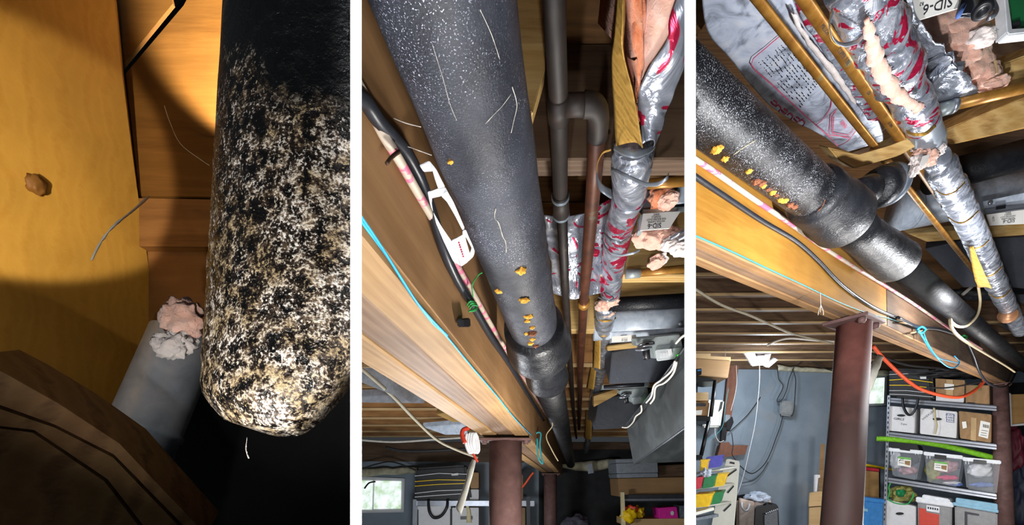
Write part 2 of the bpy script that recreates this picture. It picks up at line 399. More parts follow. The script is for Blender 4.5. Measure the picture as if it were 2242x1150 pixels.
def ruled(name, left, right, mat, parent=None, nu=24, nv=14, bulge=(0, 0, 0), amp=0, fq=20, thick=.0015, seed=0, label=None, curve=True, amp2=0):
    L = spline([P(*p) for p in left], 5) if curve else [P(*p) for p in left]
    R = spline([P(*p) for p in right], 5) if curve else [P(*p) for p in right]
    bl = Vector(bulge); off = Vector((seed*2.3, seed, -seed))
    def fn(u, v):
        p = poly_at(L, u).lerp(poly_at(R, u), v)
        e = math.sin(PI*v)
        q = p+bl*e
        dd = Vector((noise.noise(p*fq+off), noise.noise(p*fq+off+Vector((9, 0, 0))), noise.noise(p*fq+off+Vector((0, 9, 0)))))*amp
        if amp2: dd += Vector((0, 1, 0))*amp2*abs(noise.noise(p*fq*.5+off))
        return q+dd
    return sheet(name, fn, nu, nv, mat, parent, thick, label)
def text(s, o, xd, yd, size, mat, parent=None, name='lettering', align='CENTER', lift=.0008):
    cu = bpy.data.curves.new(name, 'FONT'); cu.body = s; cu.size = size; cu.align_x = align; cu.align_y = 'CENTER'; cu.extrude = .0002; cu.resolution_u = 2
    cu.materials.append(M[mat])
    x = Vector(xd).normalized(); z = x.cross(Vector(yd)).normalized(); y = z.cross(x)
    o = Vector(o)+z*lift
    w = Matrix(((x.x, y.x, z.x, o.x), (x.y, y.y, z.y, o.y), (x.z, y.z, z.z, o.z), (0, 0, 0, 1)))
    t0 = bpy.data.objects.new('tmp', cu); me = bpy.data.meshes.new_from_object(t0); bpy.data.objects.remove(t0); me.materials.clear(); me.materials.append(M[mat])
    t_ = bpy.data.objects.new(name, me); t_.matrix_world = w; t_['o'] = tuple(o)
    SC.collection.objects.link(t_)
    if parent is not None:
        t_.parent = parent; pm = parent.get('m')
        t_.matrix_parent_inverse = (Matrix([list(r) for r in pm]).inverted() if pm else Matrix.Translation(-Vector(parent['o']))); t_.matrix_basis = w
    return t_
def tpl(s, plane, at_, right, up, size_px, mat, parent, name='lettering'):
    """lettering on a plane: at_, right and up are pixels; size is taken from the place"""
    o = hit(*at_, plane); x = hit(*right, plane)-o; y = hit(*up, plane)-o
    py = math.hypot(up[0]-at_[0], up[1]-at_[1])
    return text(s, o, x, y, size_px*y.length/py, mat, parent, name, lift=.0025)
def clip_bays():
    """trim whatever would run through a partition where it meets the board"""
    def plane(px, side, t_=.0005):
        d = Vector(((px-CX)/F, 1, 0)).normalized(); n = Vector((d.y, -d.x, 0))      # n points right
        return n*side
    nA, nB = plane(779.5, 1), plane(1511, 1)
    lim = {1: [nA], 2: [-nA, nB], 3: [-nB]}
    gap = .0025
    dead = []
    for b in (1, 2, 3):
        for o in BAY[b]:
            if o.type != 'MESH': continue
            mw = Matrix([list(r) for r in o['m']])
            for n in lim[b]:
                co = [(mw @ v.co).dot(n) for v in o.data.vertices]
                if not co or max(co) <= -gap: continue
                if min(co) >= -gap: dead.append(o); break
                if o.data.users > 1: o.data = o.data.copy()
                bm = bmesh.new(); bm.from_mesh(o.data); bm.transform(mw)
                r = bmesh.ops.bisect_plane(bm, geom=bm.verts[:]+bm.edges[:]+bm.faces[:], plane_co=n*-gap, plane_no=n, clear_outer=True, dist=1e-6)
                ed = [e for e in r['geom_cut'] if isinstance(e, bmesh.types.BMEdge)]
                if ed:
                    try: bmesh.ops.holes_fill(bm, edges=ed, sides=0)
                    except Exception: pass
                bm.transform(mw.inverted()); bm.to_mesh(o.data); bm.free()
    for o in dead:
        if not o.children: bpy.data.objects.remove(o)
# ------------------------------------------------------------------ setting shared by the three bays
def struct(o): o['kind'] = 'structure'; return o
Z = Vector((0, 0, 1))
struct(bar('floor', (-6, 3.4, -.03), (9, 3.4, -.03), 7.2, .06, 'concrete_floor', bevel=0))
for nm, px, tn in (('divider_left', 779.5, 'divider_edge_1'), ('divider_right', 1511, 'divider_edge_2')):  # added dividers with white edges, no walls of the basement
    k = (px-CX)/F; t_ = .00556*math.cos(math.atan(k))
    a = Vector((k*.206, .206, 1.7)); b = Vector((k*6.9, 6.9, 1.7))
    w = struct(bar(nm, a, b, t_*.96, 3.4, 'partition_brown', bevel=0))
    struct(bar(tn, (k*.2, .2, 1.7), (k*.206, .206, 1.7), t_, 3.4, 'white_edge', bevel=0))

def on(c, D, py=None, px=None):
    c = Vector(c); D = Vector(D)
    if py is not None: k = (HZ-py)/F; t = (k*c.y-(c.z-CH))/(D.z-k*D.y)
    else: k = (px-CX)/F; t = (k*c.y-c.x)/(D.x-k*D.y)
    return t
# ================================================================== BAY 1: the pipe close up
cur[0] = 1
t = thing('floor_joist', 'orange lit wooden joist with a knot along the left edge of the left close-up', 'joist', P(100, 600, .5))
plA = (P(290, 300, .64), (P(-80, 300, .46)-P(290, 300, .64)).cross(Z).normalized())
pp('board', [(-90, -60), (244, -60), (262, 120), (298, 400), (322, 560), (345, 760), (350, 1000), (-90, 1000)], plA, (-.03, .04, 0), 'closeup_wood', t)
kc = hit(72, 405, plA)
nA_ = plA[1] if plA[1].dot(Vector((0, 0, CH))-kc) > 0 else -plA[1]
blob('knot', kc+nA_*.004, (.008, .010, .012), 'closeup_wood_back', t, 3, .3, sub=3)
t = thing('subfloor_board', 'brown subfloor boards with an open black joint behind the close-up pipe', 'board', P(400, 300, .66))
pp('board', [(283, 152), (402, 12), (440, -60), (640, -60), (640, 430), (180, 430), (180, 280)], .66, (0, .005, 0), 'closeup_wood_back', t)
pp('board', [(180, -60), (362, -60), (378, 8), (272, 138), (180, 250)], .66, (0, .005, 0), 'closeup_wood_back', t)
pp('board', [(180, 545), (640, 545), (640, 735), (430, 760), (180, 800)], .665, (0, .005, 0), 'closeup_wood_dark', t)
o = pp('blocking', [(180, 432), (640, 440), (640, 541), (180, 539)], .650, (0, .03, 0), 'closeup_wood_dark'); tag(o, 'short dark brown blocking board behind the close-up pipe', 'board')
o = pp('void_sheet', [(-120, -120), (800, -120), (800, 1240), (-120, 1240)], .78, (0, .02, 0), 'wall_dark'); tag(o, 'added black sheet for the dark void behind the joint of the brown subfloor boards', 'board')  # dark sheet added in place of the unlit void
t = thing('beam', 'brown beam of split planks in the lower left corner of the close-up', 'beam', P(100, 1000, .36))
plB = (P(100, 1000, .36), Vector((.55, -.75, -.35)).normalized())
pp('plank', [(-70, 778), (11, 818), (130, 885), (262, 972), (345, 1060), (450, 1170), (420, 1170), (250, 996), (120, 930), (-70, 862)], plB, (-.02, .05, .02), 'closeup_beam', t)
pp('plank', [(-70, 872), (120, 937), (247, 1002), (410, 1172), (330, 1172), (236, 1050), (110, 965), (75, 942), (-70, 925)], plB, (-.02, .05, .02), 'closeup_beam', t)
pp('plank', [(-70, 930), (72, 948), (108, 972), (228, 1054), (318, 1172), (-70, 1172)], plB, (-.02, .05, .02), 'closeup_beam', t)
# the pipe
def bottom(px):
    pts = [(300, 880), (428, 882), (436, 902), (455, 917), (500, 925), (560, 926), (600, 917), (650, 890), (700, 852), (767, 792), (900, 690)]
    for (a, b), (c, d) in zip(pts, pts[1:]):
        if px <= c: return b+(d-b)*(px-a)/(c-a)
    return 690
Aa, Bb = P(848, -60, .319), P(793, 980, .3135); ax = (Bb-Aa); axl = ax.length; axd = ax/axl; RP = .1
e1 = (Vector((0, 0, CH))-(Aa+Bb)/2); e1 = (e1-axd*e1.dot(axd)).normalized(); e2 = axd.cross(e1).normalized()
if e2.x < 0: e2 = -e2
def pxy(p): return CX+F*p.x/p.y, HZ-F*(p.z-CH)/p.y
bm = bmesh.new(); NU, NV = 230, 200; grid = []
for i in range(NU):
    th = 2*PI*i/NU
    rad = e1*math.cos(th)+e2*math.sin(th)
    lo, hi = 0, axl*1.3
    for _ in range(24):
        m = (lo+hi)/2; x, y = pxy(Aa+axd*m+rad*RP)
        if y < bottom(x): lo = m
        else: hi = m
    col = []
    for j in range(NV):
        s = lo*j/(NV-1); p = Aa+axd*s+rad*RP
        f = min(1, max(0, (s/axl-.36)*5))
        n = noise.noise(p*70)*.5+noise.noise(p*170)*.45+noise.noise(p*380)*.4
        p += rad*(.0004*noise.noise(p*30)+f*.0011*n)
        e = (lo-s)/.02
        if e < 1: p -= rad*(.010*(1-e)**2)
        col.append(bm.verts.new(p))
    for q, (dr, ds) in enumerate(((.72, .004), (.62, -.03), (.6, -.10))):
        col.append(bm.verts.new(Aa+axd*(lo+ds)+rad*RP*dr))
    grid.append(col)
for i in range(NU):
    a, b = grid[i], grid[(i+1) % NU]
    for j in range(len(a)-1): bm.faces.new((a[j], a[j+1], b[j+1], b[j]))
bm.faces.new([g[0] for g in grid]); bm.faces.new([g[-1] for g in grid])
pipe1 = obj('drain_pipe', bm, 'rust_crust', smooth=True); tag(pipe1, 'black iron pipe with a thick rusty crust filling the right of the left close-up', 'pipe')
# insulation tuft, duct and shiny bits behind
tf = thing('insulation_tuft', 'pink and white insulation tuft poking out beside the rusty close-up pipe', 'insulation', P(390, 730, .42))
blob('pink_wool', P(398, 700, .40), (.017, .012, .021), 'pink_fluff', tf, 4, .35, 2.2, 4, hi=.12)
blob('white_wool', P(376, 757, .395), (.015, .010, .012), 'pale_fluff', tf, 9, .45, 2.4, 4, hi=.15)
blob('white_wool', P(396, 748, .40), (.013, .010, .013), 'pale_fluff', tf, 6, .45, 2.4, 4, hi=.15)
t = thing('round_duct', 'galvanised round duct seen below the pink tuft behind the close-up pipe', 'duct', P(350, 900, .6))
lathe('duct_body', P(405, 740, .64), P(300, 985, .60)-P(405, 740, .64), [(0, .044), (.15, .044), (.152, .047), (.160, .047), (.162, .044), (.2, .044)], 'galvanised', t)
o = lathe('iron_pipe', P(250, 968, .60), P(440, 1120, .56)-P(250, 968, .60), [(0, .022), (.05, .022), (.052, .027), (.075, .027), (.077, .022), (.16, .022)], 'iron_black'); tag(o, 'glossy black pipe below the galvanised duct in the left close-up', 'pipe')
for i, (x, y, r) in enumerate([(306, 968, .006), (318, 978, .005), (336, 985, .007), (398, 1045, .004), (412, 1055, .004)]):
    o = blob('solder_drip', P(x, y, .545), (r*1.2, r*.7, r*.6), 'tape_silver', None, i, .4, 2, 2); tag(o, ['leftmost bright drip below the galvanised duct', 'second bright drip beside the leftmost below the galvanised duct', 'largest bright drip below the galvanised duct', 'bright drip upper of the two on the black close-up pipe', 'bright drip lower of the two on the black close-up pipe'][i], 'drip', 'metallic drips below the close-up duct')
def web(pts, label, r=.0006, mat='cobweb'):
    o = tpx('cobweb', pts, r, mat, seg=5, n=5, disp=lambda i, a, p: .8*noise.noise(p*160)); return tag(o, label, 'cobweb')
web([(200, 570, .44), (222, 528, .45), (252, 492, .46), (290, 462, .5), (326, 430, .56)], 'long cobweb thread slanting across the orange joist', .0011)
web([(360, 232, .6), (372, 268, .6), (395, 315, .58), (440, 350, .55), (458, 362, .5)], 'thin cobweb thread hanging over the brown subfloor board', .0004)
web([(541, 958, .3), (539, 985, .3), (545, 1004, .3)], 'short lit thread dangling below the rusty pipe', .0004, 'pale_fluff')

# ================================================================== BAY 2: the drain along the beam
cur[0] = 2
c2 = Vector((-.10380928, .03257417, .40162244+CH)); D2 = Vector((.1610787, .98619611, -.03835207))
def q2(t): return c2+D2*t
nl = Vector((-.987, .163, 0))        # to the left of the pipe run
# ceiling: subfloor and the joists across it
ce = struct(bar('ceiling', (-4.5, 3.4, CH+.84), (4.6, 3.4, CH+.84), 7.2, .03, 'subfloor_wood', bevel=0)); BAY[2].append(ce) if ce not in BAY[2] else None
for i, y in enumerate([.30, .80, 1.245, 1.69, 2.2, 2.68, 3.12, 3.55, 4.08, 4.62, 5.2, 5.8]):
    bar('joist', (-3.2, y+.02, CH+.715), (3.3, y-.02, CH+.715), .045, .22, 'joist_brown' if i < 2 else 'joist_wood_light' if i in (2, 3) else 'joist_wood', ce)  # the nearest joists get browner wood for the shade on them
    if i > 3: bar('joist_lit_edge', (-3.2, y-.004, CH+.604), (3.3, y-.044, CH+.604), .006, .02, 'cardboard_light', ce, bevel=0)  # added pale strip stands for the light on the lower edge
# beam
c_b = lambda px, py: None
def bl(px, py, zrel=None, Y=None): return P(px, py, Y)
o = pp('blocking', [(1120, -40), (1191, -40), (1194, 148), (1166, 246), (1120, 260)], .635, (0, .03, 0), 'joist_wood_light', bevel=.002); tag(o, 'pale lit timber blocking between the drain and the dark copper pipe', 'timber')
be = thing('support_beam', 'built-up wooden beam of three planks left of the drain in the middle bay', 'beam', P(900, 650, .6))
zb = .256; k0 = .47
def bpt(off, t, z):                                   # beam frame: off to the left of the pipe run, t along it, z above lens height at t=0
    base = Vector((0, 0, CH+z)); return base+nl*off+D2*t
offs = [.229, .298, .376, .455]
for a, b, mt, hz in ((offs[0], offs[1], 'beam_wood_light', 0), (offs[1], offs[2], 'beam_wood_grey', .006), (offs[2], offs[3], 'beam_wood_light', .003)):
    m = (a+b)/2
    bar('plank', bpt(m, -.1, .2743+.16+hz), bpt(m, 5.75, .2743+.16+hz), (b-a)-.003, .32, mt, be, up=Z, bevel=.004)
# side face of the inner plank is smoother and browner
bar('facing_board', bpt(.2275, -.1, .2743+.165), bpt(.2275, 5.7, .2743+.165), .003, .30, 'beam_wood', be, bevel=.0005)
# columns
def column(name, label, x, y, r, top, mat, group, plate, lean=0, bay=2, h0=0):
    t = thing(name, label, 'column', (x, y, h0), group)
    lathe('shaft', (x-lean, y, h0), (lean, 0, top-h0), [(0, r), (top-h0, r)], mat, t, 48, caps=True)
    o = bar('cap_plate', (x-plate[0], y, top+.006), (x+plate[0], y, top+.006), plate[1], .012, 'column_paint', t, bevel=.002)
    for sx in (-1, 1): lathe('bolt', (x+sx*plate[0]*.8, y-plate[1]*.3, top-.016), (0, 0, 1), [(0, .011), (.014, .011), (.016, .013), (.018, .013)], 'column_paint', t, 8)
    lathe('foot_plate', (x, y, h0), (0, 0, 1), [(0, r*1.5), (.012, r*1.5)], 'column_paint', t, 24)
    return t
t1 = 1.92
pc = bpt(.345, t1, .2743-.022); column('steel_column', 'red oxide steel column under the beam in the middle bay, the nearer one', pc.x, pc.y, .078, pc.z, 'column_paint', 'columns in the middle bay', (.12, .15))
pc2 = bpt(.345, 5.0, .2743-.022); column('steel_column', 'slim far steel column at the end of the beam in the middle bay', pc2.x, pc2.y, .078, pc2.z, 'column_paint', 'columns in the middle bay', (.11, .14))
# drain pipe with hub and coupling
dp = thing('drain_pipe', 'long dusty black drain pipe overhead in the middle bay with a hub joint', 'pipe', q2(.9))
R2 = .057
tj = on(c2, D2, py=728)
lathe('pipe_body', q2(.12), D2, [(k*.04, R2*(1+.012*math.sin(k*1.7))) for k in range(int((tj-.12)/.04)+1)], 'pipe_grey', dp, 56)
lathe('hub', q2(tj-.05), D2, [(0, R2*1.0), (.012, R2*1.24), (.03, R2*1.30), (.08, R2*1.36), (.10, R2*1.44), (.13, R2*1.52), (.16, R2*1.55), (.175, R2*1.46), (.177, R2*.9)], 'iron_black', dp, 56, amp=.01)
lathe('coupling', q2(tj+.06), D2, [(0, R2*.95), (.18, R2*.96), (.21, R2*1.12), (.27, R2*1.20), (.31, R2*1.26), (.33, R2*1.28), (.34, R2*1.2), (.342, R2*.8)], 'iron_black', dp, 56, amp=.01)
lathe('tail_pipe', q2(tj+.30), D2, [(0, R2*.95), (4.0, R2*.95)], 'pipe_far', dp, 40)
def onpipe(c, D, R, px, py):                          # the point of the pipe's skin seen at a pixel
    o_ = Vector((0, 0, CH)); r = (P(px, py, 1)-o_); w0 = o_-c
    a = r-D*r.dot(D); b = w0-D*w0.dot(D)
    A_, B_, C_ = a.dot(a), 2*a.dot(b), b.dot(b)-R*R; d_ = B_*B_-4*A_*C_
    if d_ < 0: d_ = 0
    return o_+r*((-B_-math.sqrt(d_))/(2*A_))
for i, (x, y, s, br) in enumerate([(1140, 591, 11, 0), (1092, 637, 7, 0), (1147, 656, 10, 0), (1157, 692, 8, 0), (1154, 702, 6, 0), (1165, 717, 5, 0), (1166, 729, 9, 1), (1153, 730, 5, 0), (1165, 742, 6, 0), (1162, 751, 6, 0), (1172, 757, 6, 1), (987, 354, 6, 0)]):
    p = onpipe(c2, D2, R2, x, y); q = s/F*p.y
    o = blob('rust_nugget', p, (q*1.1, q*.8, q*.8), 'nugget_brown' if br else 'nugget', None, i+3, .6, 2.2, 3)
    tag(o, ['large orange rust nugget, topmost of the row before the middle hub', 'orange fleck at the left edge of the middle drain pipe', 'orange rust nugget, second from the top of the row on the middle drain', 'wide orange nugget of the close pair in the row on the middle drain', 'small orange nugget just below the wide one on the middle drain', 'round orange nugget right above the brown lump on the middle drain', 'brown lump amid the orange nuggets on the middle drain', 'small orange nugget left of the brown lump on the middle drain', 'orange nugget directly below the brown lump on the middle drain', 'lowest orange nugget of the row at the middle hub', 'small brown lump beside the lowest orange nugget at the middle hub', 'lone tan fleck high on the middle drain near the white bracket'][i], 'rust', 'rust nuggets under the middle drain')
def pipeweb(c, D, R, pts, label, r=.0005, lift=.0008, mat='cobweb'):
    r = r*.65
    ps = []
    for x, y in pts:
        p = onpipe(c, D, R, x, y); n = p-c; n = (n-D*n.dot(D)).normalized(); ps.append(p+n*lift)
    o = tube('cobweb', ps, r, mat, seg=5, n=5, disp=lambda i, a, p: .9*noise.noise(p*220)); return tag(o, label, 'cobweb')
pipeweb(c2, D2, R2, [(1085, 455), (1083, 475), (1092, 488), (1100, 515), (1107, 530), (1108, 552)], 'branched cobweb strand low on the middle drain pipe', .0010)
pipeweb(c2, D2, R2, [(1120, 190), (1128, 215), (1130, 235), (1124, 262), (1118, 290)], 'fine cobweb strand high on the right of the middle drain pipe', .0005)
pipeweb(c2, D2, R2, [(1118, 205), (1098, 232), (1085, 245), (1062, 270)], 'fine cobweb strand slanting down the middle drain pipe', .0004)
pipeweb(c2, D2, R2, [(1050, 20), (1075, 75), (1093, 130)], 'cobweb strand along the top of the middle drain pipe', .0004)
pipeweb(c2, D2, R2, [(945, 90), (970, 170), (985, 225), (1000, 262)], 'cobweb strand on the bare middle of the drain pipe', .0003)
web([(862, 259, .40), (890, 270, .40), (922, 278, .40)], 'cobweb thread between the black cable and the middle drain', .0004)
web([(893, 321, .42), (920, 331, .42), (945, 340, .42)], 'second cobweb thread above the white plastic bracket', .0004)
# cables along the beam
def bside(px, py, lift=.0): return hit(px, py, (bpt(.2245-lift, 0, .3), nl))
def along(name, pts, r, mat, label, cat, lift=None, seg=10):
    lift = r*1.1 if lift is None else lift
    o = tube(name, [bside(x, y, lift) for x, y in pts], r, mat, seg=seg); return tag(o, label, cat) if cat else o
al = along('black_cable', [(775, 205), (800, 222), (832, 268), (880, 320), (905, 360), (925, 402), (948, 470), (975, 555), (1005, 620), (1035, 668), (1075, 738), (1110, 790), (1150, 855), (1190, 920)], .008, 'black_cable', 'thick black cable drooping along the beam in the middle bay', 'cable')
al = along('pex_pipe', [(770, 165), (800, 215), (838, 292), (875, 352), (905, 405), (930, 448), (965, 510), (1000, 580), (1040, 650), (1080, 720), (1115, 778), (1160, 850), (1205, 925)], .0062, 'pex_pipe', 'white pipe printed in pink behind the black cable in the middle bay', 'pipe', lift=.0062)
along('blue_cable', [(770, 455), (800, 497), (850, 565), (900, 645), (945, 705), (978, 737), (1030, 800), (1090, 870), (1130, 920), (1165, 955)], .0016, 'blue_wire', 'blue cable lying along the lower edge of the middle beam', 'cable', lift=.003)
along('blue_cable', [(770, 447), (800, 488), (840, 548), (880, 612), (915, 665), (950, 705), (980, 735)], .0016, 'blue_wire', 'second blue cable just above the first on the middle beam', 'cable', lift=.006)
st = along('cable_staple', [(847, 358), (856, 346), (868, 336), (874, 332)], .0022, 'rust_nail', 'rusty nail staple holding the pink-printed pipe', 'staple', lift=.014)
gt = thing('green_twist_tie', 'green twist tie around the cables on the middle beam', 'tie', bside(1034, 668, .02))
for k in range(3): tube('coil', [bside(1022+k*3, 668+k*4, .004), bside(1030+k*3, 660+k*4, .022), bside(1042+k*2, 664+k*4, .016), bside(1040, 676+k*2, .02), bside(1027, 682, .018)], .0016, 'green_twist', gt, seg=6)
tube('tail', [bside(1036, 650, .016), bside(1034, 625, .02), bside(1046, 604, .03), bside(1056, 597, .04)], .0012, 'green_twist', gt, seg=6)
o = pp('cable_clip', [(1013, 698), (1030, 696), (1031, 716), (1015, 716)], (bside(1020, 705, .012), nl), nl*.012, 'black_plastic', bevel=.002); tag(o, 'small black clip on the beam below the green twist tie', 'clip')
# white plastic bracket between beam and pipe (outline with three openings)
plK = (P(985, 470, .50), Vector((.25, -1, -.75)).normalized())
wb = thing('plastic_bracket', 'white open plastic bracket wedged between beam and drain in the middle bay', 'bracket', bside(985, 470, .04))
ext = -plK[1]*.004
def seg_(pts, nm='frame'): return pp(nm, pts, plK, ext, 'white_plastic', wb, bevel=.0007)
seg_([(918, 362), (940, 352), (950, 375), (945, 374), (928, 377)])
seg_([(940, 352), (955, 370), (975, 410), (960, 415), (952, 392), (947, 374)])
seg_([(936, 420), (958, 413), (975, 410), (980, 420), (966, 430), (945, 433), (944, 445), (949, 465), (943, 452)])
seg_([(975, 410), (993, 442), (1018, 500), (1013, 505), (995, 470), (980, 442), (966, 430)])
seg_([(949, 465), (968, 498), (988, 527), (1000, 556), (1006, 580), (1010, 584), (992, 572), (972, 530), (955, 490)])
seg_([(988, 527), (1013, 516), (1018, 512), (1020, 530), (1028, 557), (1040, 552), (1036, 563), (1022, 576), (1010, 584), (1000, 556)], 'tab')
seg_([(1013, 505), (1020, 503), (1036, 540), (1040, 552), (1028, 557), (1034, 543), (1022, 520), (1013, 516)])
tpl('Tremendous', plK, (1009, 548), (1015, 570), (1014, 545), 7, 'red_ink', wb, 'red_print') if False else None
for k in range(7):
    a, b = hit(1003+k*1.6, 532+k*5, plK), hit(1006+k*1.6, 531+k*5, plK)
    bar('print_mark', a-ext*.2, b-ext*.2, .0015, .0012, 'red_ink', wb, bevel=0)
# two dark copper pipes with an elbow
def Pz(px, py, z): return P(px, py, z*F/(HZ-py))
dk = thing('water_pipe', 'straight dark copper pipe right of the drain in the middle bay', 'pipe', Pz(1220, 250, .56))
tube('pipe_body', [Pz(1211, -60, .565), Pz(1217, 100, .565), Pz(1222, 200, .562), Pz(1227, 430, .558)], .0142, 'copper_dark', dk, seg=20, n=1)
tube('fitting', [Pz(1222, 212, .561), Pz(1223, 262, .56)], .0166, 'copper_dark', dk, seg=20, n=1)
tube('fitting', [Pz(1227, 425, .558), Pz(1229, 470, .557)], .0166, 'copper_dark', dk, seg=20, n=1)
for y in (428, 466): tube('solder_ring', [Pz(1227+(y-428)*.05, y, .558), Pz(1227+(y-428)*.05, y+5, .558)], .0178, 'galv_dull', dk, seg=20, n=1)
tube('thin_pipe', [Pz(1230, 465, .557), Pz(1238, 640, .552), Pz(1249, 800, .545), Pz(1256, 900, .535), Pz(1262, 960, .52)], .0115, 'copper_dark', dk, seg=16, n=1)
ek = thing('elbow_pipe', 'dark copper branch pipe with an elbow beside the straight one in the middle bay', 'pipe', Pz(1290, 250, .56))
tube('branch', [Pz(1236, 231, .561), Pz(1262, 230, .561), Pz(1288, 230, .561)], .0148, 'copper_dark', ek, seg=20, n=1)
tube('elbow', [Pz(1278, 230, .561), Pz(1297, 231, .561), Pz(1308, 245, .561), Pz(1310, 272, .561), Pz(1308, 298, .561)], .0166, 'copper_dark', ek, seg=20, n=5)
tube('pipe_body', [Pz(1308, 290, .561), Pz(1300, 400, .558), Pz(1292, 500, .555), Pz(1279, 640, .55), Pz(1271, 800, .54), Pz(1268, 940, .52)], .0145, 'copper_red', ek, seg=20, n=1)
tube('pipe_ring', [Pz(1278, 660, .549), Pz(1278, 668, .549)], .0185, 'copper', ek, seg=16, n=1)
# foil covered pipe with opened wrap
fp = thing('insulated_pipe', 'foil wrapped pipe with torn kraft and pink wool top in the middle bay', 'pipe', P(1385, 400, .8))
def fdisp(s): return lambda i, a, p: .09*noise.noise(p*16+Vector((s, 0, 0)))+.05*noise.noise(p*45)+.025*math.sin(i*.8)
tube('foil_wrap', [P(1388, 312, .70), P(1383, 360, .745), P(1378, 430, .86)], [.033, .036, .034], 'foil', fp, seg=40, n=16, disp=fdisp(1))
tube('foil_wrap', [P(1378, 425, .85), P(1356, 500, 1.0), P(1343, 580, 1.18), P(1337, 640, 1.33)], [.034, .034, .034, .032], 'foil_red', fp, seg=40, n=16, disp=fdisp(2))
tube('foil_wrap', [P(1327, 665, 1.42), P(1322, 720, 1.65), P(1316, 790, 2.12), P(1306, 850, 2.75), P(1296, 905, 3.7), P(1283, 990, 6.0)], [.034, .036, .037, .036, .037, .036], 'foil', fp, seg=36, n=20, disp=fdisp(3))
for i, (x, y, Y) in enumerate([(1322, 668, 1.38), (1338, 656, 1.36), (1330, 680, 1.45)]): blob('pink_wool', P(x, y, Y), (.026, .02, .022), 'pink_fluff', fp, i, .4, 2.0, 4, hi=.08)
for i, (a, b, Y) in enumerate([((1298, 805), (1302, 690), 1.75), ((1284, 850), (1296, 780), 2.3), ((1279, 960), (1283, 900), 4.0)]):
    ruled('kraft_flap', [(a[0], a[1], Y*1.05), (b[0], b[1], Y*.95)], [(a[0]+16, a[1]+4, Y), (b[0]+14, b[1], Y*.93)], 'kraft_paper', fp, 6, 4, (0, -.01, 0), .002)
def wrap(pts, w, mat, nm='tape_strip', th=.001):
    A_ = [(x, y, Y) for x, y, Y in pts]; B_ = [(x+dx, y+w, Y+.004) for (x, y, Y), dx in zip(pts, [0]*len(pts))]
    return ruled(nm, A_, B_, mat, fp, 30, 3, (0, 0, 0), .0012, 60, th)
wrap([(1344, 312, .70), (1368, 326, .668), (1395, 330, .663), (1420, 322, .675), (1433, 308, .70)], 16, 'tape_silver')
wrap([(1340, 366, .74), (1365, 376, .70), (1385, 386, .69), (1410, 398, .67), (1440, 398, .65), (1458, 388, .64), (1464, 378, .64)], 9, 'tape_silver')
wrap([(1306, 372, .70), (1312, 395, .70), (1325, 408, .70), (1338, 416, .71)], 20, 'tape_silver')
wrap([(1337, 325, .70), (1318, 335, .69), (1308, 355, .69), (1306, 378, .70)], 4, 'kraft_paper')
wrap([(1322, 508, .98), (1340, 523, .93), (1360, 528, .93), (1378, 518, .96)], 7, 'tape_silver')
wrap([(1318, 520, 1.0), (1328, 542, .95), (1350, 556, .94), (1385, 552, .92), (1400, 545, .92)], 5, 'tape_silver')
for y, x, Y, w in ((655, 1330, 1.33, 16), (700, 1325, 1.53, 20), (732, 1321, 1.7, 19), (775, 1318, 1.98, 17), (812, 1312, 2.32, 14), (862, 1303, 2.95, 12)):
    wrap([(x-w-4, y-7, Y), (x-w*.3, y+1, Y*.965), (x+w*.4, y+1, Y*.965), (x+w+3, y-6, Y)], 4, 'tape_silver' if y % 2 else 'kraft_paper')
ruled('kraft_paper', [(1352, -30, .52), (1348, 60, .55), (1339, 150, .60), (1344, 240, .65), (1350, 318, .69)], [(1366, -30, .50), (1362, 60, .52), (1364, 120, .55), (1385, 200, .59), (1409, 322, .655)], 'kraft_paper', fp, 30, 10, (.004, -.010, -.002), .0018, 30)
ruled('pink_wool', [(1358, -40, .54), (1360, 60, .57), (1362, 130, .60), (1378, 200, .64), (1396, 270, .69)], [(1402, -40, .52), (1398, 60, .545), (1392, 130, .575), (1390, 200, .61), (1400, 270, .66)], 'pink_fluff_deep', fp, 40, 20, (0, -.035, -.01), .006, 40, .004)
ruled('pink_wool', [(1396, -40, .54), (1394, 50, .56), (1388, 120, .59), (1386, 180, .62), (1388, 228, .65)], [(1490, -40, .50), (1478, 50, .53), (1452, 120, .56), (1420, 170, .60), (1396, 232, .64)], 'pink_fluff', fp, 40, 24, (-.004, -.03, -.008), .006, 40, .004)
ruled('foil_flap', [(1488, -30, .49), (1468, 40, .515), (1462, 82, .53), (1432, 130, .555), (1402, 185, .59), (1398, 240, .63), (1408, 318, .67)], [(1540, -30, .50), (1512, 80, .545), (1494, 150, .58), (1476, 200, .61), (1458, 250, .645), (1442, 300, .68), (1432, 320, .69)], 'foil_big_red', fp, 50, 20, (.002, -.02, -.006), .004, 34)
# foil batt between the joists, behind the dark pipes
t = thing('insulation_batt', 'foil faced batt with red print behind the dark copper pipes in the middle bay', 'insulation', P(1260, 540, 1.12))
ruled('facing', [(1190, 470, 1.06), (1196, 520, 1.12), (1205, 580, 1.2), (1212, 640, 1.26)], [(1345, 425, 1.02), (1342, 500, 1.12), (1330, 570, 1.2), (1325, 632, 1.26)], 'foil_few_red', t, 40, 40, (0, -.01, -.03), .008, 24, .003)
for i, (x, y) in enumerate([(1306, 478), (1302, 545)]):
    pp('red_letter', [(x-7, y-12), (x+7, y-13), (x+8, y-6), (x-1, y-5), (x-1, y+5), (x+7, y+5), (x+6, y+12), (x-8, y+12)], 1.0+i % 3*.02, (0, .002, 0), 'red_ink', t)
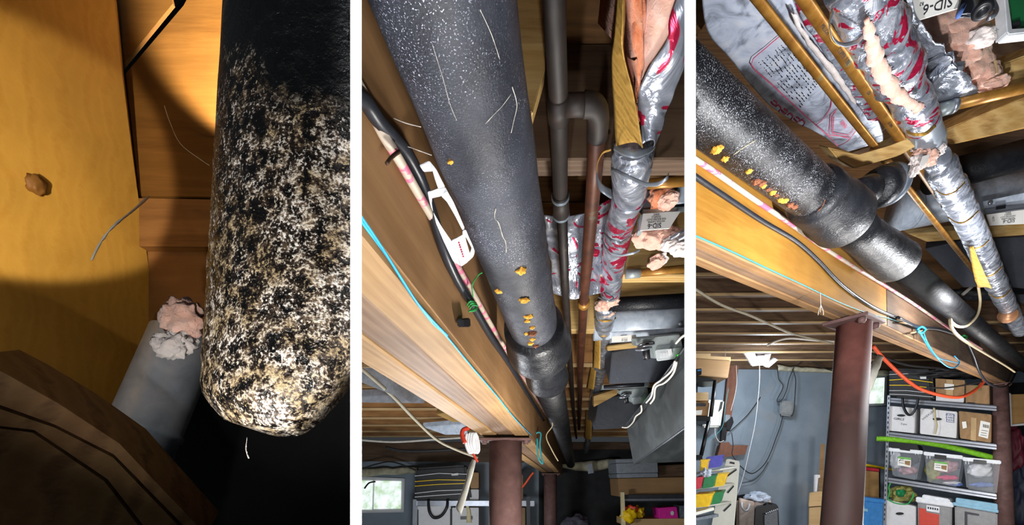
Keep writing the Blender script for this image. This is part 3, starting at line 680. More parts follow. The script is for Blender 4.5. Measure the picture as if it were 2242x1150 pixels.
# right hand side: dampers, ducts, copper, joist pipe
cp = thing('horizontal_copper_pipe', 'thin copper pipe running sideways under the joist in the middle bay', 'pipe', P(1450, 595, 1.17))
tube('pipe_body', [P(1400, 598, 1.17), P(1560, 583, 1.15)], .0105, 'copper', cp, seg=16, n=1)
tube('fitting', [P(1370, 601, 1.175), P(1402, 598, 1.17)], .0125, 'galv_green', cp, seg=16, n=1)
o = tube('horizontal_copper_pipe', [P(1410, 404, .86), P(1570, 392, .845)], .0095, 'copper', seg=16, n=1); tag(o, 'thin copper pipe under the upper joist near the right edge of the middle bay', 'pipe')
o = tube('black_joist_pipe', [P(1330, 668, 1.42), P(1570, 655, 1.40)], .024, 'iron_black', seg=24, n=1); tag(o, 'black pipe running sideways above the galvanised duct in the middle bay', 'pipe')
du = thing('round_duct', 'galvanised branch duct with a damper plate in the middle bay', 'duct', P(1450, 700, 1.6))
tube('duct_body', [P(1300, 712, 1.68), P(1600, 694, 1.64)], .062, 'galvanised', du, seg=40, n=1)
plD = (P(1420, 732, 1.50), Vector((0, -1, -.35)).normalized())
pp('damper_plate', [(1335, 742), (1520, 728), (1522, 716), (1335, 727)], plD, (0, .004, 0), 'galvanised', du, bevel=.001)
pp('damper_lip', [(1335, 751), (1520, 739), (1520, 729), (1335, 742)], plD, (0, .008, 0), 'zinc', du, bevel=.001)
for x in (1366, 1472): pp('slot', [(x-7, 747-(x-1335)*.07), (x+7, 746-(x-1335)*.07), (x+7, 741-(x-1335)*.07), (x-7, 742-(x-1335)*.07)], (P(1420, 732, 1.492), plD[1]), (0, .004, 0), 'black_plastic', du)
lathe('screw', P(1490, 708, 1.55), (0, -1, -.5), [(0, .008), (.006, .008), (.008, .004)], 'zinc', du, 8)
pl_ = (P(1360, 742, 1.50), Vector((0, -1, -.2)).normalized())
lb = thing('damper_label', 'white damper label with upside-down lettering beside the near actuator', 'label', P(1370, 742, 1.5))
pp('card', [(1339, 750), (1396, 746), (1392, 733), (1340, 737)], (P(1360, 742, 1.478), pl_[1]), (0, .002, 0), 'paper_label', lb)
tpl('SID-6', (P(1360, 742, 1.477), pl_[1]), (1367, 746), (1352, 747), (1367, 760), 6, 'ink', lb)
def actuator(x, y, s, Y, label):
    t = thing('damper_actuator', label, 'actuator', P(x, y, Y), 'damper actuators in the middle bay')
    n = Vector((0, -1, -.25)).normalized(); pl = (P(x, y, Y), n); S = lambda L: [(x+a*s, y+b*s) for a, b in L]
    pp('housing', S([(-50, -12), (48, -22), (56, 24), (-8, 34), (-14, -2), (-48, 6)]), pl, (0, .06, .02), 'galv_green', t, bevel=.004)
    pp('clear_cover', S([(-6, 14), (52, 8), (58, 30), (-2, 38)]), (P(x, y, Y-.012), n), (0, .012, 0), 'clear_cover', t, bevel=.003)
    for k in range(6): pp('terminal', S([(4+k*6, 22-k*.6), (8+k*6, 22-k*.6), (8+k*6, 32-k*.6), (4+k*6, 32-k*.6)]), (P(x, y, Y-.006), n), (0, .005, 0), 'white_plastic', t)
    pp('stop_tab', S([(22, 13), (28, 12), (30, 24), (24, 25)]), (P(x, y, Y-.018), n), (0, .006, 0), 'white_plastic', t)
    blob('status_light', P(x+44*s, y+27*s, Y-.016), (.006*s*Y/1.4, .004, .004), 'led_green', t, sub=2, amp=0)
    lathe('drive_shaft', P(x-28*s, y+2*s, Y-.01), P(x-26*s, y+34*s, Y-.01)-P(x-28*s, y+2*s, Y-.01), [(0, .012*s*Y/1.4), (.05*s*Y/1.4, .012*s*Y/1.4), (.05*s*Y/1.4, .008*s*Y/1.4), (.04*s*Y/1.4, .007*s*Y/1.4)], 'black_plastic', t, 20)
    tube('clamp', [P(x-46*s, y+12*s, Y-.01), P(x-30*s, y+6*s, Y-.03), P(x-12*s, y+2*s, Y-.02), P(x-14*s, y-3*s, Y-.01), P(x-34*s, y+1*s, Y-.02), P(x-46*s, y+7*s, Y-.01)], .004*s*Y/1.4, 'zinc', t, seg=8)
    tube('clamp', [P(x-50*s, y+14*s, Y-.01), P(x-34*s, y+14*s, Y-.03), P(x-16*s, y+9*s, Y-.02)], .004*s*Y/1.4, 'zinc', t, seg=8)
    return t
actuator(1442, 752, 1.0, 1.42, 'near grey damper actuator with black shaft and green light in the middle bay')
actuator(1388, 862, .62, 2.1, 'far smaller damper actuator with green light above the slanting duct')
# second and third ducts, wooden nailers between
def slab(name, pts, Y, ext, mat, label, cat, bevel=.003, n=None):
    o = pp(name, pts, (P(*pts[0], Y), Vector(n).normalized()) if n else Y, ext, mat, bevel=bevel); return tag(o, label, cat)
slab('flat_duct', [(1340, 772), (1395, 760), (1520, 752), (1520, 835), (1334, 842)], 1.78, (0, .10, .10), 'duct_dark', 'dark scuffed duct face below the near actuator in the middle bay', 'duct')
slab('flat_duct', [(1312, 872), (1450, 860), (1470, 905), (1420, 935), (1300, 942)], 2.75, (0, .2, .15), 'duct_dark', 'dark duct face below the far actuator in the middle bay', 'duct')
slab('nailer', [(1330, 758), (1396, 749), (1396, 762), (1330, 769)], 1.72, (0, .05, .02), 'joist_wood_light', 'short pale timber under the damper label', 'timber')
slab('nailer', [(1300, 892), (1352, 864), (1352, 852), (1300, 868)], 2.6, (0, .05, .02), 'joist_wood_light', 'short pale timber left of the far actuator', 'timber')
o = pp('damper_lip', [(1318, 852), (1422, 845), (1422, 838), (1318, 844)], 2.0, (0, .03, 0), 'galv_green', bevel=.001); tag(o, 'thin galvanised damper lip over the far actuator', 'bracket')
o = tube('horizontal_copper_pipe', [P(1322, 848, 1.98), P(1410, 842, 1.95)], .010, 'steel_dark', seg=10, n=1); tag(o, 'dark rod above the far actuator in the middle bay', 'rod')
# upper damper plate with its label, wool tufts
ud = thing('round_duct', 'galvanised duct fitting with a printed label near the right edge of the middle bay', 'duct', P(1455, 450, .95))
plU = (P(1455, 480, .93), Vector((0, -1, -.3)).normalized())
pp('duct_face', [(1412, 420), (1560, 402), (1560, 462), (1404, 472)], (P(1455, 450, .96), plU[1]), (0, .05, .05), 'galv_dull', ud, bevel=.002)
pp('damper_lip', [(1406, 470), (1545, 458), (1545, 448), (1408, 459)], (P(1455, 470, .945), plU[1]), (0, .006, 0), 'galv_green', ud, bevel=.001)
pp('frame_plate', [(1402, 470), (1410, 470), (1408, 505), (1398, 506)], plU, (0, .02, 0), 'galv_green', ud, bevel=.001)
pp('bent_tab', [(1475, 430), (1487, 407), (1520, 402), (1520, 442), (1478, 446)], (P(1455, 470, .935), plU[1]), (0, .004, 0), 'galvanised', ud, bevel=.001)
lb = thing('damper_label', 'white printed damper label with upside-down lettering under the upper fitting', 'label', P(1440, 485, .92))
plL = (P(1440, 485, .92), plU[1])
pp('card', [(1402, 505), (1466, 500), (1490, 463), (1408, 468)], plL, (0, .002, 0), 'paper_label', lb)
tpl('SID-6', plL, (1432, 495), (1402, 497.5), (1432, 511), 15, 'ink', lb)
for k, s in enumerate(['MOTOR DAMPER', 'FOR ROUND DUCT', 'ZONEX 2', 'EWC']):
    tpl(s, plL, (1436, 486-k*5.2), (1406, 488-k*5.2), (1436, 500-k*5), 5.4 if k < 3 else 6.5, 'ink', lb)
def tuft(name, parts, label):
    t = thing(name, label, 'insulation', P(*parts[0][:3]))
    for i, (x, y, Y, rx, ry, mt) in enumerate(parts): blob('wool', P(x, y, Y), (rx, .03, ry), mt, t, i+len(label), .32, 1.5, 5, hi=.035)
    return t
tuft('insulation_tuft', [(1425, 520, 1.0, .045, .022, 'pink_fluff'), (1460, 518, .99, .04, .024, 'pink_fluff'), (1480, 535, .98, .035, .016, 'pale_fluff'), (1500, 545, .97, .03, .014, 'pale_fluff')], 'wide tuft of pink wool under the printed label in the middle bay')
tuft('insulation_tuft', [(1438, 573, 1.12, .022, .014, 'pink_fluff'), (1447, 568, 1.12, .016, .012, 'pale_fluff')], 'small pink wool tuft on the copper pipe in the middle bay')
tuft('insulation_tuft', [(1448, 432, .93, .028, .022, 'pink_fluff_deep'), (1462, 440, .92, .02, .012, 'pink_fluff')], 'brownish wool tuft stuck on the upper duct fitting in the middle bay')
o = tpx('u_bolt', [(1470, 522, .88), (1486, 512, .86), (1505, 505, .86), (1504, 515, .85), (1486, 523, .86)], .004, 'zinc', seg=8); tag(o, 'shiny clamp bolt end below the printed label in the middle bay', 'clamp')
# big slanting trunk duct
td = thing('trunk_duct', 'large dark sheet metal trunk duct in the lower right of the middle bay', 'duct', P(1440, 900, 1.9))
pA, pB, pC = P(1371, 930, 2.05), P(1512, 745, 1.25), P(1387, 1015, 2.05)
pn = (pB-pA).cross(pC-pA).normalized()
pp('side_panel', [(1371, 930), (1420, 868), (1545, 700), (1545, 905), (1387, 1018)], (pA, pn), (.1, .12, .1), 'duct_big', td, bevel=.002)
pp('bottom_panel', [(1387, 1018), (1545, 905), (1545, 1010), (1420, 1014)], (P(1387, 1018, 2.05), Vector((0, -.5, -.87)).normalized()), (.02, .03, .04), 'duct_big', td, bevel=.001)
for nm, pts in (('fold_rib', [(1371, 930), (1420, 868), (1545, 700)]), ('fold_rib', [(1387, 1018), (1465, 963), (1545, 905)])):
    tube(nm, [hit(x, y, (pA-pn*.002 if pn.y > 0 else pA+pn*.002, pn)) for x, y in pts], .003, 'duct_dark', td, seg=6, n=1)
for i, pts in enumerate([[(1478, 790, 1.33), (1470, 812, 1.36), (1448, 832, 1.45), (1432, 845, 1.5), (1426, 868, 1.55), (1415, 882, 1.6)], [(1482, 792, 1.33), (1474, 818, 1.36), (1456, 838, 1.45), (1436, 848, 1.5), (1432, 872, 1.55), (1424, 884, 1.6)], [(1404, 888, 1.7), (1404, 902, 1.75), (1392, 912, 1.8), (1386, 925, 1.9), (1374, 936, 2.0), (1362, 936, 2.0)]]):
    o = tpx('actuator_wire', pts, .0035, 'white_cable', seg=8); tag(o, ['white wire looping down from the near actuator', 'second white wire beside the first from the near actuator', 'white wire hanging from the far actuator to the trunk duct'][i], 'wire')
o = tpx('actuator_wire', [(1480, 752, 1.36), (1497, 735, 1.3), (1520, 728, 1.3)], .004, 'white_cable', seg=8); tag(o, 'white cable leaving the near actuator to the right', 'wire')
# background left of the column
cb = struct(pp('wall_back', [(760, 1000), (1240, 1000), (1240, 1500), (760, 1500)], 5.95, (0, .1, 0), 'wall_blue_grey'))
struct(pp('wall_far', [(1180, 985), (1560, 985), (1560, 1500), (1180, 1500)], 5.9, (0, .04, 0), 'wall_dark'))
o = pp('sill_plate', [(760, 968), (1560, 968), (1560, 1016), (760, 1010)], 5.92, (0, .1, 0), 'joist_brown'); o['kind'] = 'structure'; o.name = 'trim_3'
sf = ruled('sill_insulation', [(760, 1030, 5.85), (820, 1026, 5.85), (880, 1024, 5.85), (915, 1022, 5.85)], [(760, 1046, 5.85), (820, 1042, 5.85), (880, 1038, 5.85), (915, 1036, 5.85)], 'sill_foam', None, 20, 4, (0, -.03, 0), .02, 8, .01); tag(sf, 'strip of pale sill insulation above the window in the middle bay', 'insulation')
sf = ruled('sill_insulation', [(1225, 1018, 5.8), (1290, 1010, 5.8), (1350, 1005, 5.8)], [(1225, 1024, 5.8), (1290, 1032, 5.8), (1350, 1020, 5.8)], 'sill_foam', None, 20, 4, (0, -.03, 0), .02, 8, .01); tag(sf, 'ragged sill insulation on the dark far wall of the middle bay', 'insulation')
wi = struct(pp('window_1', [(776, 1043), (886, 1048), (884, 1122), (776, 1124)], 5.9, (0, .04, 0), 'white_plastic'))
pp('pane', [(776, 1052), (816, 1053), (814, 1116), (776, 1116)], 5.885, (0, .01, 0), 'window_view', wi)
pp('pane', [(820, 1053), (878, 1054), (877, 1114), (818, 1115)], 5.885, (0, .01, 0), 'window_view', wi)
tpx('latch', [(798, 1070, 5.86), (808, 1058, 5.86), (822, 1055, 5.86)], .012, 'black_plastic', wi, seg=6)
for i, (a, b, c, d, Y) in enumerate([((770, 795), (930, 866), (905, 884), (770, 830), 2.5), ((770, 868), (925, 862), (930, 884), (770, 882), 2.9), ((925, 936), (1018, 928), (1024, 952), (975, 953), 4.0), ((955, 908), (985, 903), (1010, 925), (990, 925), 3.4)]):
    slab('duct_panel', [a, b, c, d], Y, (0, .02, .05), 'galvanised' if i != 3 else 'joist_wood_light', ['broad galvanised panel between the joists left of the middle beam', 'galvanised duct strip under the broad panel', 'small galvanised duct panel above the column', 'pale board beside the small duct panel above the column'][i], 'duct')
o = tpx('grey_cable', [(770, 790, 2.2), (800, 815, 2.3), (860, 868, 2.6), (905, 915, 2.9), (955, 962, 3.2), (1000, 985, 3.3), (1046, 1002, 3.4)], .012, 'grey_cable', seg=10); tag(o, 'slack grey cable crossing under the joists to the middle column', 'cable')
o = tpx('joist_cable', [(770, 962, 4.5), (860, 968, 4.5), (960, 962, 4.5), (1040, 957, 4.5)], .012, 'white_cable', seg=8); tag(o, 'pale cable stapled along a joist behind the middle column', 'cable')
o = tpx('joist_cable', [(845, 980, 4.7), (880, 987, 4.7), (930, 988, 4.7), (1030, 983, 4.7)], .016, 'dark_cord', seg=8); tag(o, 'dark cable looped below the joists in the middle bay', 'cable')
o = tpx('joist_cable', [(770, 1035, 5.6), (820, 1018, 5.6), (860, 1012, 5.6), (910, 1030, 5.6)], .010, 'dark_cord', seg=8); tag(o, 'thin dark cable arching above the basement window of the middle bay', 'cable')
# coil of hose and opener on the column, hanging strap
co = thing('hose_coil', 'pale coiled cord on a red hook beside the middle column', 'coil', P(1032, 970, 1.9))
for k in range(4): tube('loop', [P(1022+k*5, 950, 1.88), P(1020+k*5, 972, 1.87), P(1028+k*5, 991, 1.87), P(1036+k*4, 985, 1.87), P(1034+k*4, 962, 1.88), P(1028+k*4, 948, 1.88)], .0075, 'light_cable', co, seg=8)
tube('hook', [P(1026, 938, 1.9), P(1014, 942, 1.88), P(1012, 955, 1.87), P(1018, 970, 1.86)], .010, 'opener_red', co, seg=8)
tube('hook', [P(1036, 993, 1.87), P(1040, 1002, 1.87), P(1046, 1012, 1.87)], .006, 'opener_red', co, seg=6)
hs = thing('hanging_strap', 'printed pale strap hanging beside the middle column', 'strap', P(1022, 1060, 1.9))
ruled('strap_band', [(1034, 1006, 1.92), (1024, 1030, 1.9), (1018, 1060, 1.9), (998, 1112, 1.92)], [(1042, 1008, 1.91), (1038, 1026, 1.88), (1030, 1062, 1.88), (1010, 1128, 1.9)], 'clear_plastic_grey', hs, 24, 4, (0, -.008, 0), .003)
# striped bag and shelf in the background
def stripes(plane, rows, parent, mat, nm='stripe', th=.002):
    for pts, w in rows:
        pp(nm, pts+[(x, y+w) for x, y in reversed(pts)], plane, (0, th, 0), mat, parent)
sb = thing('striped_bag', 'black striped storage bag on the shelf behind the middle column', 'bag', P(960, 1090, 5.2))
pp('bag_body', [(910, 1025), (1020, 1018), (1032, 1095), (908, 1096)], 5.2, (0, .4, 0), 'dark_cord', sb, bevel=.03)
stripes(5.17, [([(908, 1042), (960, 1036), (1022, 1038)], 1.6), ([(908, 1080), (960, 1074), (1022, 1072)], 1.6), ([(908, 1088), (960, 1084), (1022, 1080)], 1.6)], sb, 'white_cloth')
stripes(5.17, [([(908, 1054), (960, 1050), (1020, 1051)], 1.8), ([(908, 1064), (960, 1060), (1022, 1058)], 1.8)], sb, 'yellow_plastic')
pp('bag_tag', [(988, 1038), (1003, 1036), (1003, 1041), (989, 1042)], 5.16, (0, .002, 0), 'white_card', sb)
tpx('carry_handle', [(938, 1095, 5.15), (940, 1120, 5.12), (950, 1134, 5.12), (966, 1130, 5.12), (978, 1112, 5.12), (980, 1095, 5.15)], .018, 'black_plastic', sb, seg=8)
sh = thing('shelf_rack', 'grey steel shelf rack behind the middle column', 'shelf', P(1000, 1150, 5.1))
pp('shelf_beam', [(906, 1097), (1170, 1097), (1170, 1109), (906, 1108)], 5.14, (0, .04, 0), 'shelf_steel', sh, bevel=.004)
pp('upright', [(904, 1094), (912, 1094), (909, 1260), (901, 1260)], 5.12, (0, .05, 0), 'zinc', sh)
pp('upright', [(1152, 1089), (1160, 1087), (1163, 1260), (1155, 1260)], 5.12, (0, .05, 0), 'dark_steel', sh)
def carton(name, pts, Y, ext, mat, label, group=None, bevel=.006):
    t = thing(name, label, 'box', P(*pts[-1], Y), group); pp('box_body', pts, Y, ext, mat, t, bevel=bevel); return t
t = carton('storage_box', [(916, 1109), (985, 1108), (985, 1240), (916, 1240)], 5.25, (0, .35, 0), 'white_card', 'white lidded box behind the bag handle in the middle bay', 'white boxes on the middle shelf')
pp('lid_edge', [(914, 1109), (987, 1108), (987, 1115), (914, 1116)], 5.235, (0, .02, 0), 'white_card', t)
t = carton('storage_box', [(990, 1112), (1048, 1112), (1048, 1240), (990, 1240)], 5.25, (0, .35, 0), 'white_card', 'white lidded box with a hand hole left of the middle column', 'white boxes on the middle shelf')
pp('hand_hole', [(1008, 1131), (1035, 1130), (1035, 1138), (1008, 1138)], 5.24, (0, .005, 0), 'black_plastic', t)
ruled('ribbon', [(1020, 1108, 5.2), (1022, 1122, 5.2), (1021, 1145, 5.2)], [(1026, 1108, 5.2), (1030, 1122, 5.2), (1032, 1145, 5.2)], 'tan_strap', t, 8, 2)
carton('storage_box', [(1127, 1112), (1150, 1112), (1150, 1240), (1127, 1240)], 5.3, (0, .35, 0), 'cardboard', 'brown carton between the two middle columns')
carton('storage_box', [(1124, 1040), (1145, 1040), (1145, 1097), (1124, 1097)], 5.3, (0, .35, 0), 'cardboard', 'brown carton on the shelf top right of the middle column')
carton('storage_box', [(1022, 1072), (1048, 1072), (1048, 1097), (1022, 1097)], 5.3, (0, .3, 0), 'white_card', 'small white carton beside the striped bag in the middle bay')
carton('storage_box', [(1024, 1035), (1048, 1035), (1048, 1070), (1024, 1070)], 5.32, (0, .3, 0), 'cardboard', 'small brown carton on the white one beside the striped bag')
o = tpx('orange_extension_cable', [(1130, 1080, 4.6), (1148, 1062, 4.6), (1160, 1045, 4.6), (1168, 1035, 4.6)], .012, 'orange_cord', seg=8); tag(o, 'short length of orange cord right of the middle column', 'cord')
o = tpx('teal_cable', [(1168, 955, 2.2), (1176, 948, 2.2), (1184, 950, 2.2), (1182, 975, 2.2), (1186, 1002, 2.2), (1188, 1016, 2.2), (1178, 1000, 2.2), (1176, 960, 2.2)], .005, 'teal_wire', seg=6); tag(o, 'teal cord tied in a loop on the far beam', 'cord')
o = tpx('wire_loop', [(1195, 905, 2.0), (1210, 930, 2.0), (1196, 955, 2.0), (1208, 985, 2.0), (1222, 1010, 2.0)], .003, 'tan_cable', seg=6); tag(o, 'thin tan wire dangling beside the far drain', 'wire')
# background right: cartons, rack, toys
b1 = thing('flat_carton', 'pale grey flat carton on top of the right background rack', 'box', P(1390, 1040, 4.6))
for k, (ya, yb) in enumerate([(1006, 1014), (1015, 1037), (1038, 1047)]): pp('carton_layer', [(1348+k, ya), (1439+k*.6, ya-2), (1441, yb-2), (1350+k, yb)], 4.6, (0, .4, 0), 'tape_silver', b1, bevel=.004)
carton('long_carton', [(1353, 1048), (1560, 1044), (1560, 1085), (1356, 1088)], 4.65, (0, .4, 0), 'cardboard', 'long brown carton below the pale grey flat carton')
carton('dark_carton', [(1440, 1020), (1560, 1014), (1560, 1042), (1442, 1046)], 4.7, (0, .35, 0), 'joist_brown', 'dark brown carton beside the pale grey flat carton')
rk = thing('shelf_rack', 'dark steel rack with yellow upright in the lower right of the middle bay', 'shelf', P(1430, 1150, 4.5))
pp('shelf_beam', [(1368, 1084), (1560, 1082), (1560, 1098), (1368, 1099)], 4.55, (0, .04, 0), 'dark_steel', rk)
pp('shelf_lip', [(1368, 1093), (1560, 1091), (1560, 1096), (1368, 1097)], 4.53, (0, .01, 0), 'shelf_steel', rk)
pp('upright', [(1360, 1078), (1367, 1078), (1374, 1260), (1364, 1260)], 4.5, (0, .04, 0), 'tan_strap', rk)
pp('shelf_board', [(1370, 1137), (1560, 1135), (1560, 1150), (1370, 1152)], 4.56, (0, .4, 0), 'cardboard_light', rk)
pk = carton('toy_box', [(1441, 1113), (1482, 1110), (1486, 1136), (1444, 1138)], 4.58, (0, .2, 0), 'pink_box', 'bright pink box on the right background rack')
pp('round_mark', [(1472+4*math.cos(a), 1124+5*math.sin(a)) for a in [k*PI/6 for k in range(12)]], 4.57, (0, .003, 0), 'white_card', pk)
o = carton('toy_box', [(1488, 1108), (1520, 1107), (1520, 1135), (1488, 1136)], 4.6, (0, .2, 0), 'galv_dull', 'grey patterned box right of the bright pink box')
for i, (x, y, c, s) in enumerate([(1380, 1128, 'yellow_plastic', 16), (1385, 1117, 'opener_red', 11), (1398, 1122, 'yellow_plastic', 13), (1366, 1130, 'yellow_plastic', 9), (1376, 1115, 'orange_cord', 8)]):
    o = blob('crumpled_bag', P(x, y, 4.5+.03*i), (s/F*4.5, .05, s/F*4.2), c, None, i, .6, 2, 3, hi=.1); tag(o, ['large yellow crumpled bag on the right background rack', 'red crumpled bag above the large yellow one', 'yellow crumpled bag right of the red one', 'small yellow crumpled bag against the yellow upright', 'small orange crumpled bag between red and yellow'][i], 'bag', 'crumpled bags on the right rack')
o = pp('paper_scrap', [(1285, 1018), (1296, 1014), (1300, 1036), (1288, 1038)], 5.6, (0, .004, 0), 'tape_silver'); tag(o, 'scrap of grey tape on the dark far wall of the middle bay', 'tape')
o = blob('dark_bundle', P(1262, 1150, 4.8), (.15, .1, .12), 'dark_cloth', None, 4, .4); tag(o, 'dark bundle at the foot of the far wall of the middle bay', 'bundle')
# ================================================================== BAY 3: hub joint, beam and the storage end
cur[0] = 3
c3 = Vector((-.29364853, .32892861, .66283935+CH)); D3 = Vector((.81542067, .57379094, .07650546))
nl3 = Vector((-.575, .818, 0)).normalized()
def b3(off, t, z): return Vector((0, 0, CH+z))+nl3*off+D3*t
def q3(t): return c3+D3*t
Zb = .4987
# ceiling over this bay and its joists (the floor above rises away from the camera)
ce3 = struct(pp('ceiling', [(1400, -400), (2700, -400), (2700, 770), (1400, 770)], (Vector((0, 1.25, CH+1.85)), Vector((0, -.1, 1)).normalized()), (0, 0, .03), 'subfloor_wood'))
def jz(y): return CH+1.16+.095*(y-1.25)
for i, y in enumerate([2.30, 2.62, 2.98, 3.32, 3.68, 4.06, 4.46, 4.9, 5.4]):
    x0, x1 = .44*y, (.86 if i < 4 else 1.75)*y
    bar('joist', (x0, y, jz(y)+.10), (x1, y-.02, jz(y)+.10), .045, .20, 'joist_brown', ce3, bevel=.004)
    bar('joist_lit_edge', (x0, y-.024, jz(y)+.006), (x1, y-.044, jz(y)+.006), .006, .016, 'cardboard_light', ce3, bevel=0)  # pale strip added as the lit lower edge of each joist
# beam
be = thing('support_beam', 'orange wooden beam of joined planks below the drain in the right bay', 'beam', b3(.58, 1.2, Zb))
for a, b, mt, hz in ((.541, .570, 'beam_wood', 0), (.571, .598, 'beam_wood_grey', .004), (.599, .627, 'beam_wood', .002)):
    bar('plank', b3((a+b)/2, .3, Zb+.17+hz), b3((a+b)/2, 7.2, Zb+.17+hz), b-a, .34, mt, be, bevel=.003)
bar('facing_board', b3(.5395, .3, Zb+.172), b3(.5395, 2.42, Zb+.172), .003, .335, 'beam_wood_orange', be, bevel=.0005)
bar('facing_board', b3(.5395, 2.43, Zb+.172), b3(.5395, 7.2, Zb+.172), .003, .335, 'joist_brown', be, bevel=.0005)
# columns (their tops bear the beam)
def slope_col(name, label, pt, r, mat, lean, w):
    t = thing(name, label, 'column', (pt.x, pt.y, 0), 'columns in the right bay')
    foot = Vector((pt.x-lean, pt.y, 0)); top = Vector((pt.x, pt.y, pt.z-.014))
    lathe('shaft', foot, top-foot, [(0, r*1.38), ((top-foot).length, r)], mat, t, 56)
    bar('cap_plate', b3(.585-.0, 0, 0)*0+pt-D3*w+Vector((0, 0, -.008)), pt+D3*w+Vector((0, 0, -.008)), .15, .013, 'column_paint', t, bevel=.002)
    for s in (-.78, .7): lathe('bolt', pt+D3*w*s-nl3*.05-Vector((0, 0, .036)), (0, 0, 1), [(0, .010), (.008, .014), (.018, .014), (.022, .010)], 'column_paint', t, 10)
    lathe('foot_plate', foot, (0, 0, 1), [(0, r*1.5), (.012, r*1.5)], mat, t, 20)
    return t
tcol = on(b3(.585, 0, Zb), D3, px=1870); pc = b3(.585, tcol, Zb)
slope_col('steel_column', 'near red oxide steel column that darkens downwards in the right bay', pc, .060, 'column_paint_graded', .115, .12)
tcol2 = on(b3(.585, 0, Zb), D3, px=2190); pc2 = b3(.585, tcol2, Zb)
slope_col('steel_column', 'far maroon steel column at the right end of the shelving', pc2, .058, 'column_paint', -.06, .10)
# drain with hub, coupling and branch
dp = thing('drain_pipe', 'glossy speckled black drain pipe with hub and coupling in the right bay', 'pipe', q3(1.2))
R3 = .057
tb, tf_, tc0, tc1 = on(c3, D3, px=1775), on(c3, D3, px=1848), on(c3, D3, px=1890), on(c3, D3, px=1962)
lathe('pipe_body', q3(.15), D3, [((tb-.13)*k/30, R3*(1+.006*math.sin(k))) for k in range(31)], 'pipe_black', dp, 64)
lathe('hub', q3(tb), D3, [(0, R3*1.0), (.012, R3*1.2), (.03, R3*1.25), ((tf_-tb)*.5, R3*1.28), ((tf_-tb)*.6, R3*1.38), ((tf_-tb)*.95, R3*1.42), (tf_-tb, R3*1.35), (tf_-tb+.002, R3*.9)], 'iron_black', dp, 64, amp=.012)
lathe('coupling', q3(tf_-.02), D3, [(0, R3*.95), (tc0-tf_, R3*.96), ((tc1-tf_)*.55, R3*1.02), ((tc1-tf_)*.72, R3*1.14), (tc1-tf_-.03, R3*1.22), (tc1-tf_+.01, R3*1.28), (tc1-tf_+.02, R3*1.18), (tc1-tf_+.022, R3*.8)], 'iron_black', dp, 64, amp=.008)
lathe('tail_pipe', q3(tc1-.02), D3, [(0, R3*.83), (5.5, R3*.83)], 'pipe_far', dp, 48)
br = P(1872, 425, 1.36); bd = P(1975, 396, 1.62)-br
lathe('branch', br, bd, [(0, .042), (.10, .042), (.12, .048)], 'iron_black', dp, 40)
lathe('branch_hub', P(1917, 413, 1.47), bd, [(0, .05), (.012, .064), (.05, .068), (.075, .066), (.085, .06), (.09, .05)], 'iron_black', dp, 48, amp=.01)
lathe('branch_gasket', P(1938, 407, 1.52), bd, [(0, .062), (.012, .070), (.03, .070), (.034, .05)], 'galv_dull', dp, 40)
for i, (x, y, s, b_) in enumerate([(1570, 325, 12, 0), (1588, 346, 8, 0), (1640, 374, 7, 0), (1655, 396, 9, 1), (1667, 399, 9, 1), (1672, 407, 6, 0), (1683, 414, 6, 1), (1692, 421, 7, 0), (1701, 427, 5, 1), (1710, 437, 7, 0), (1719, 438, 7, 0), (1729, 447, 8, 1), (1740, 451, 7, 1)]):
    p = onpipe(c3, D3, R3, x, y); q = s/F*p.y
    o = blob('rust_nugget', p, (q*.95, q*.8, q*.85), 'nugget_brown' if b_ else 'nugget', None, i+20, .6, 2.2, 3)
    tag(o, ['large yellow rust nugget nearest the left edge on the right bay drain', 'second yellow rust nugget from the left on the right bay drain', 'single small yellow rust nugget midway along the right bay drain', 'largest brown lump, leftmost of the row before the right hub', 'brown lump touching the largest one before the right hub', 'small yellow nugget third in the row before the right hub', 'small brown nugget fourth in the row before the right hub', 'yellow nugget fifth in the row before the right hub', 'smallest brown nugget in the middle of the row before the right hub', 'yellow nugget left of the last close pair before the right hub', 'yellow nugget joined to its left neighbour before the right hub', 'brown lump second last of the row at the right hub', 'brown lump last of the row at the right hub'][i], 'rust', 'rust nuggets before the right hub')
pipeweb(c3, D3, R3, [(1606, 338), (1628, 322), (1652, 308)], 'tan straw stuck across the right bay drain', .0016, mat='tan_cable')
pipeweb(c3, D3, R3, [(1790, 462), (1800, 452), (1806, 436)], 'brown rust streak at the hub of the right bay drain', .0015, mat='nugget_brown')
# cables along the beam face
def s3(px, py, lift=0): return hit(px, py, (b3(.538-lift, 0, .5), nl3))
def along3(name, pts, r, mat, label, cat, lift=None, seg=10):
    lift = r*1.1 if lift is None else lift
    return tag(tube(name, [s3(x, y, lift) for x, y in pts], r, mat, seg=seg), label, cat)
along3('black_cable', [(1500, 368), (1524, 388), (1590, 432), (1670, 485), (1742, 528), (1790, 570), (1840, 622), (1890, 660), (1930, 682), (1970, 698)], .0062, 'black_cable', 'black cable running down the face of the beam in the right bay', 'cable')
along3('pex_pipe', [(1500, 332), (1524, 350), (1570, 380), (1650, 436), (1730, 490), (1800, 540), (1870, 585), (1938, 626), (2010, 672), (2090, 727), (2150, 765)], .0062, 'pex_pipe', 'white pipe printed in pink above the black cable in the right bay', 'pipe', lift=.008)
along3('blue_cable', [(1500, 507), (1524, 517), (1600, 550), (1680, 588), (1760, 625), (1840, 663), (1900, 686), (1955, 700), (2005, 718), (2020, 726)], .0019, 'teal_wire', 'blue green cable along the lower edge of the beam in the right bay', 'cable', lift=.004)
bk = thing('cable_tie_bundle', 'blue cord tied in a loose knot hanging from the beam in the right bay', 'cord', s3(2020, 725, .02))
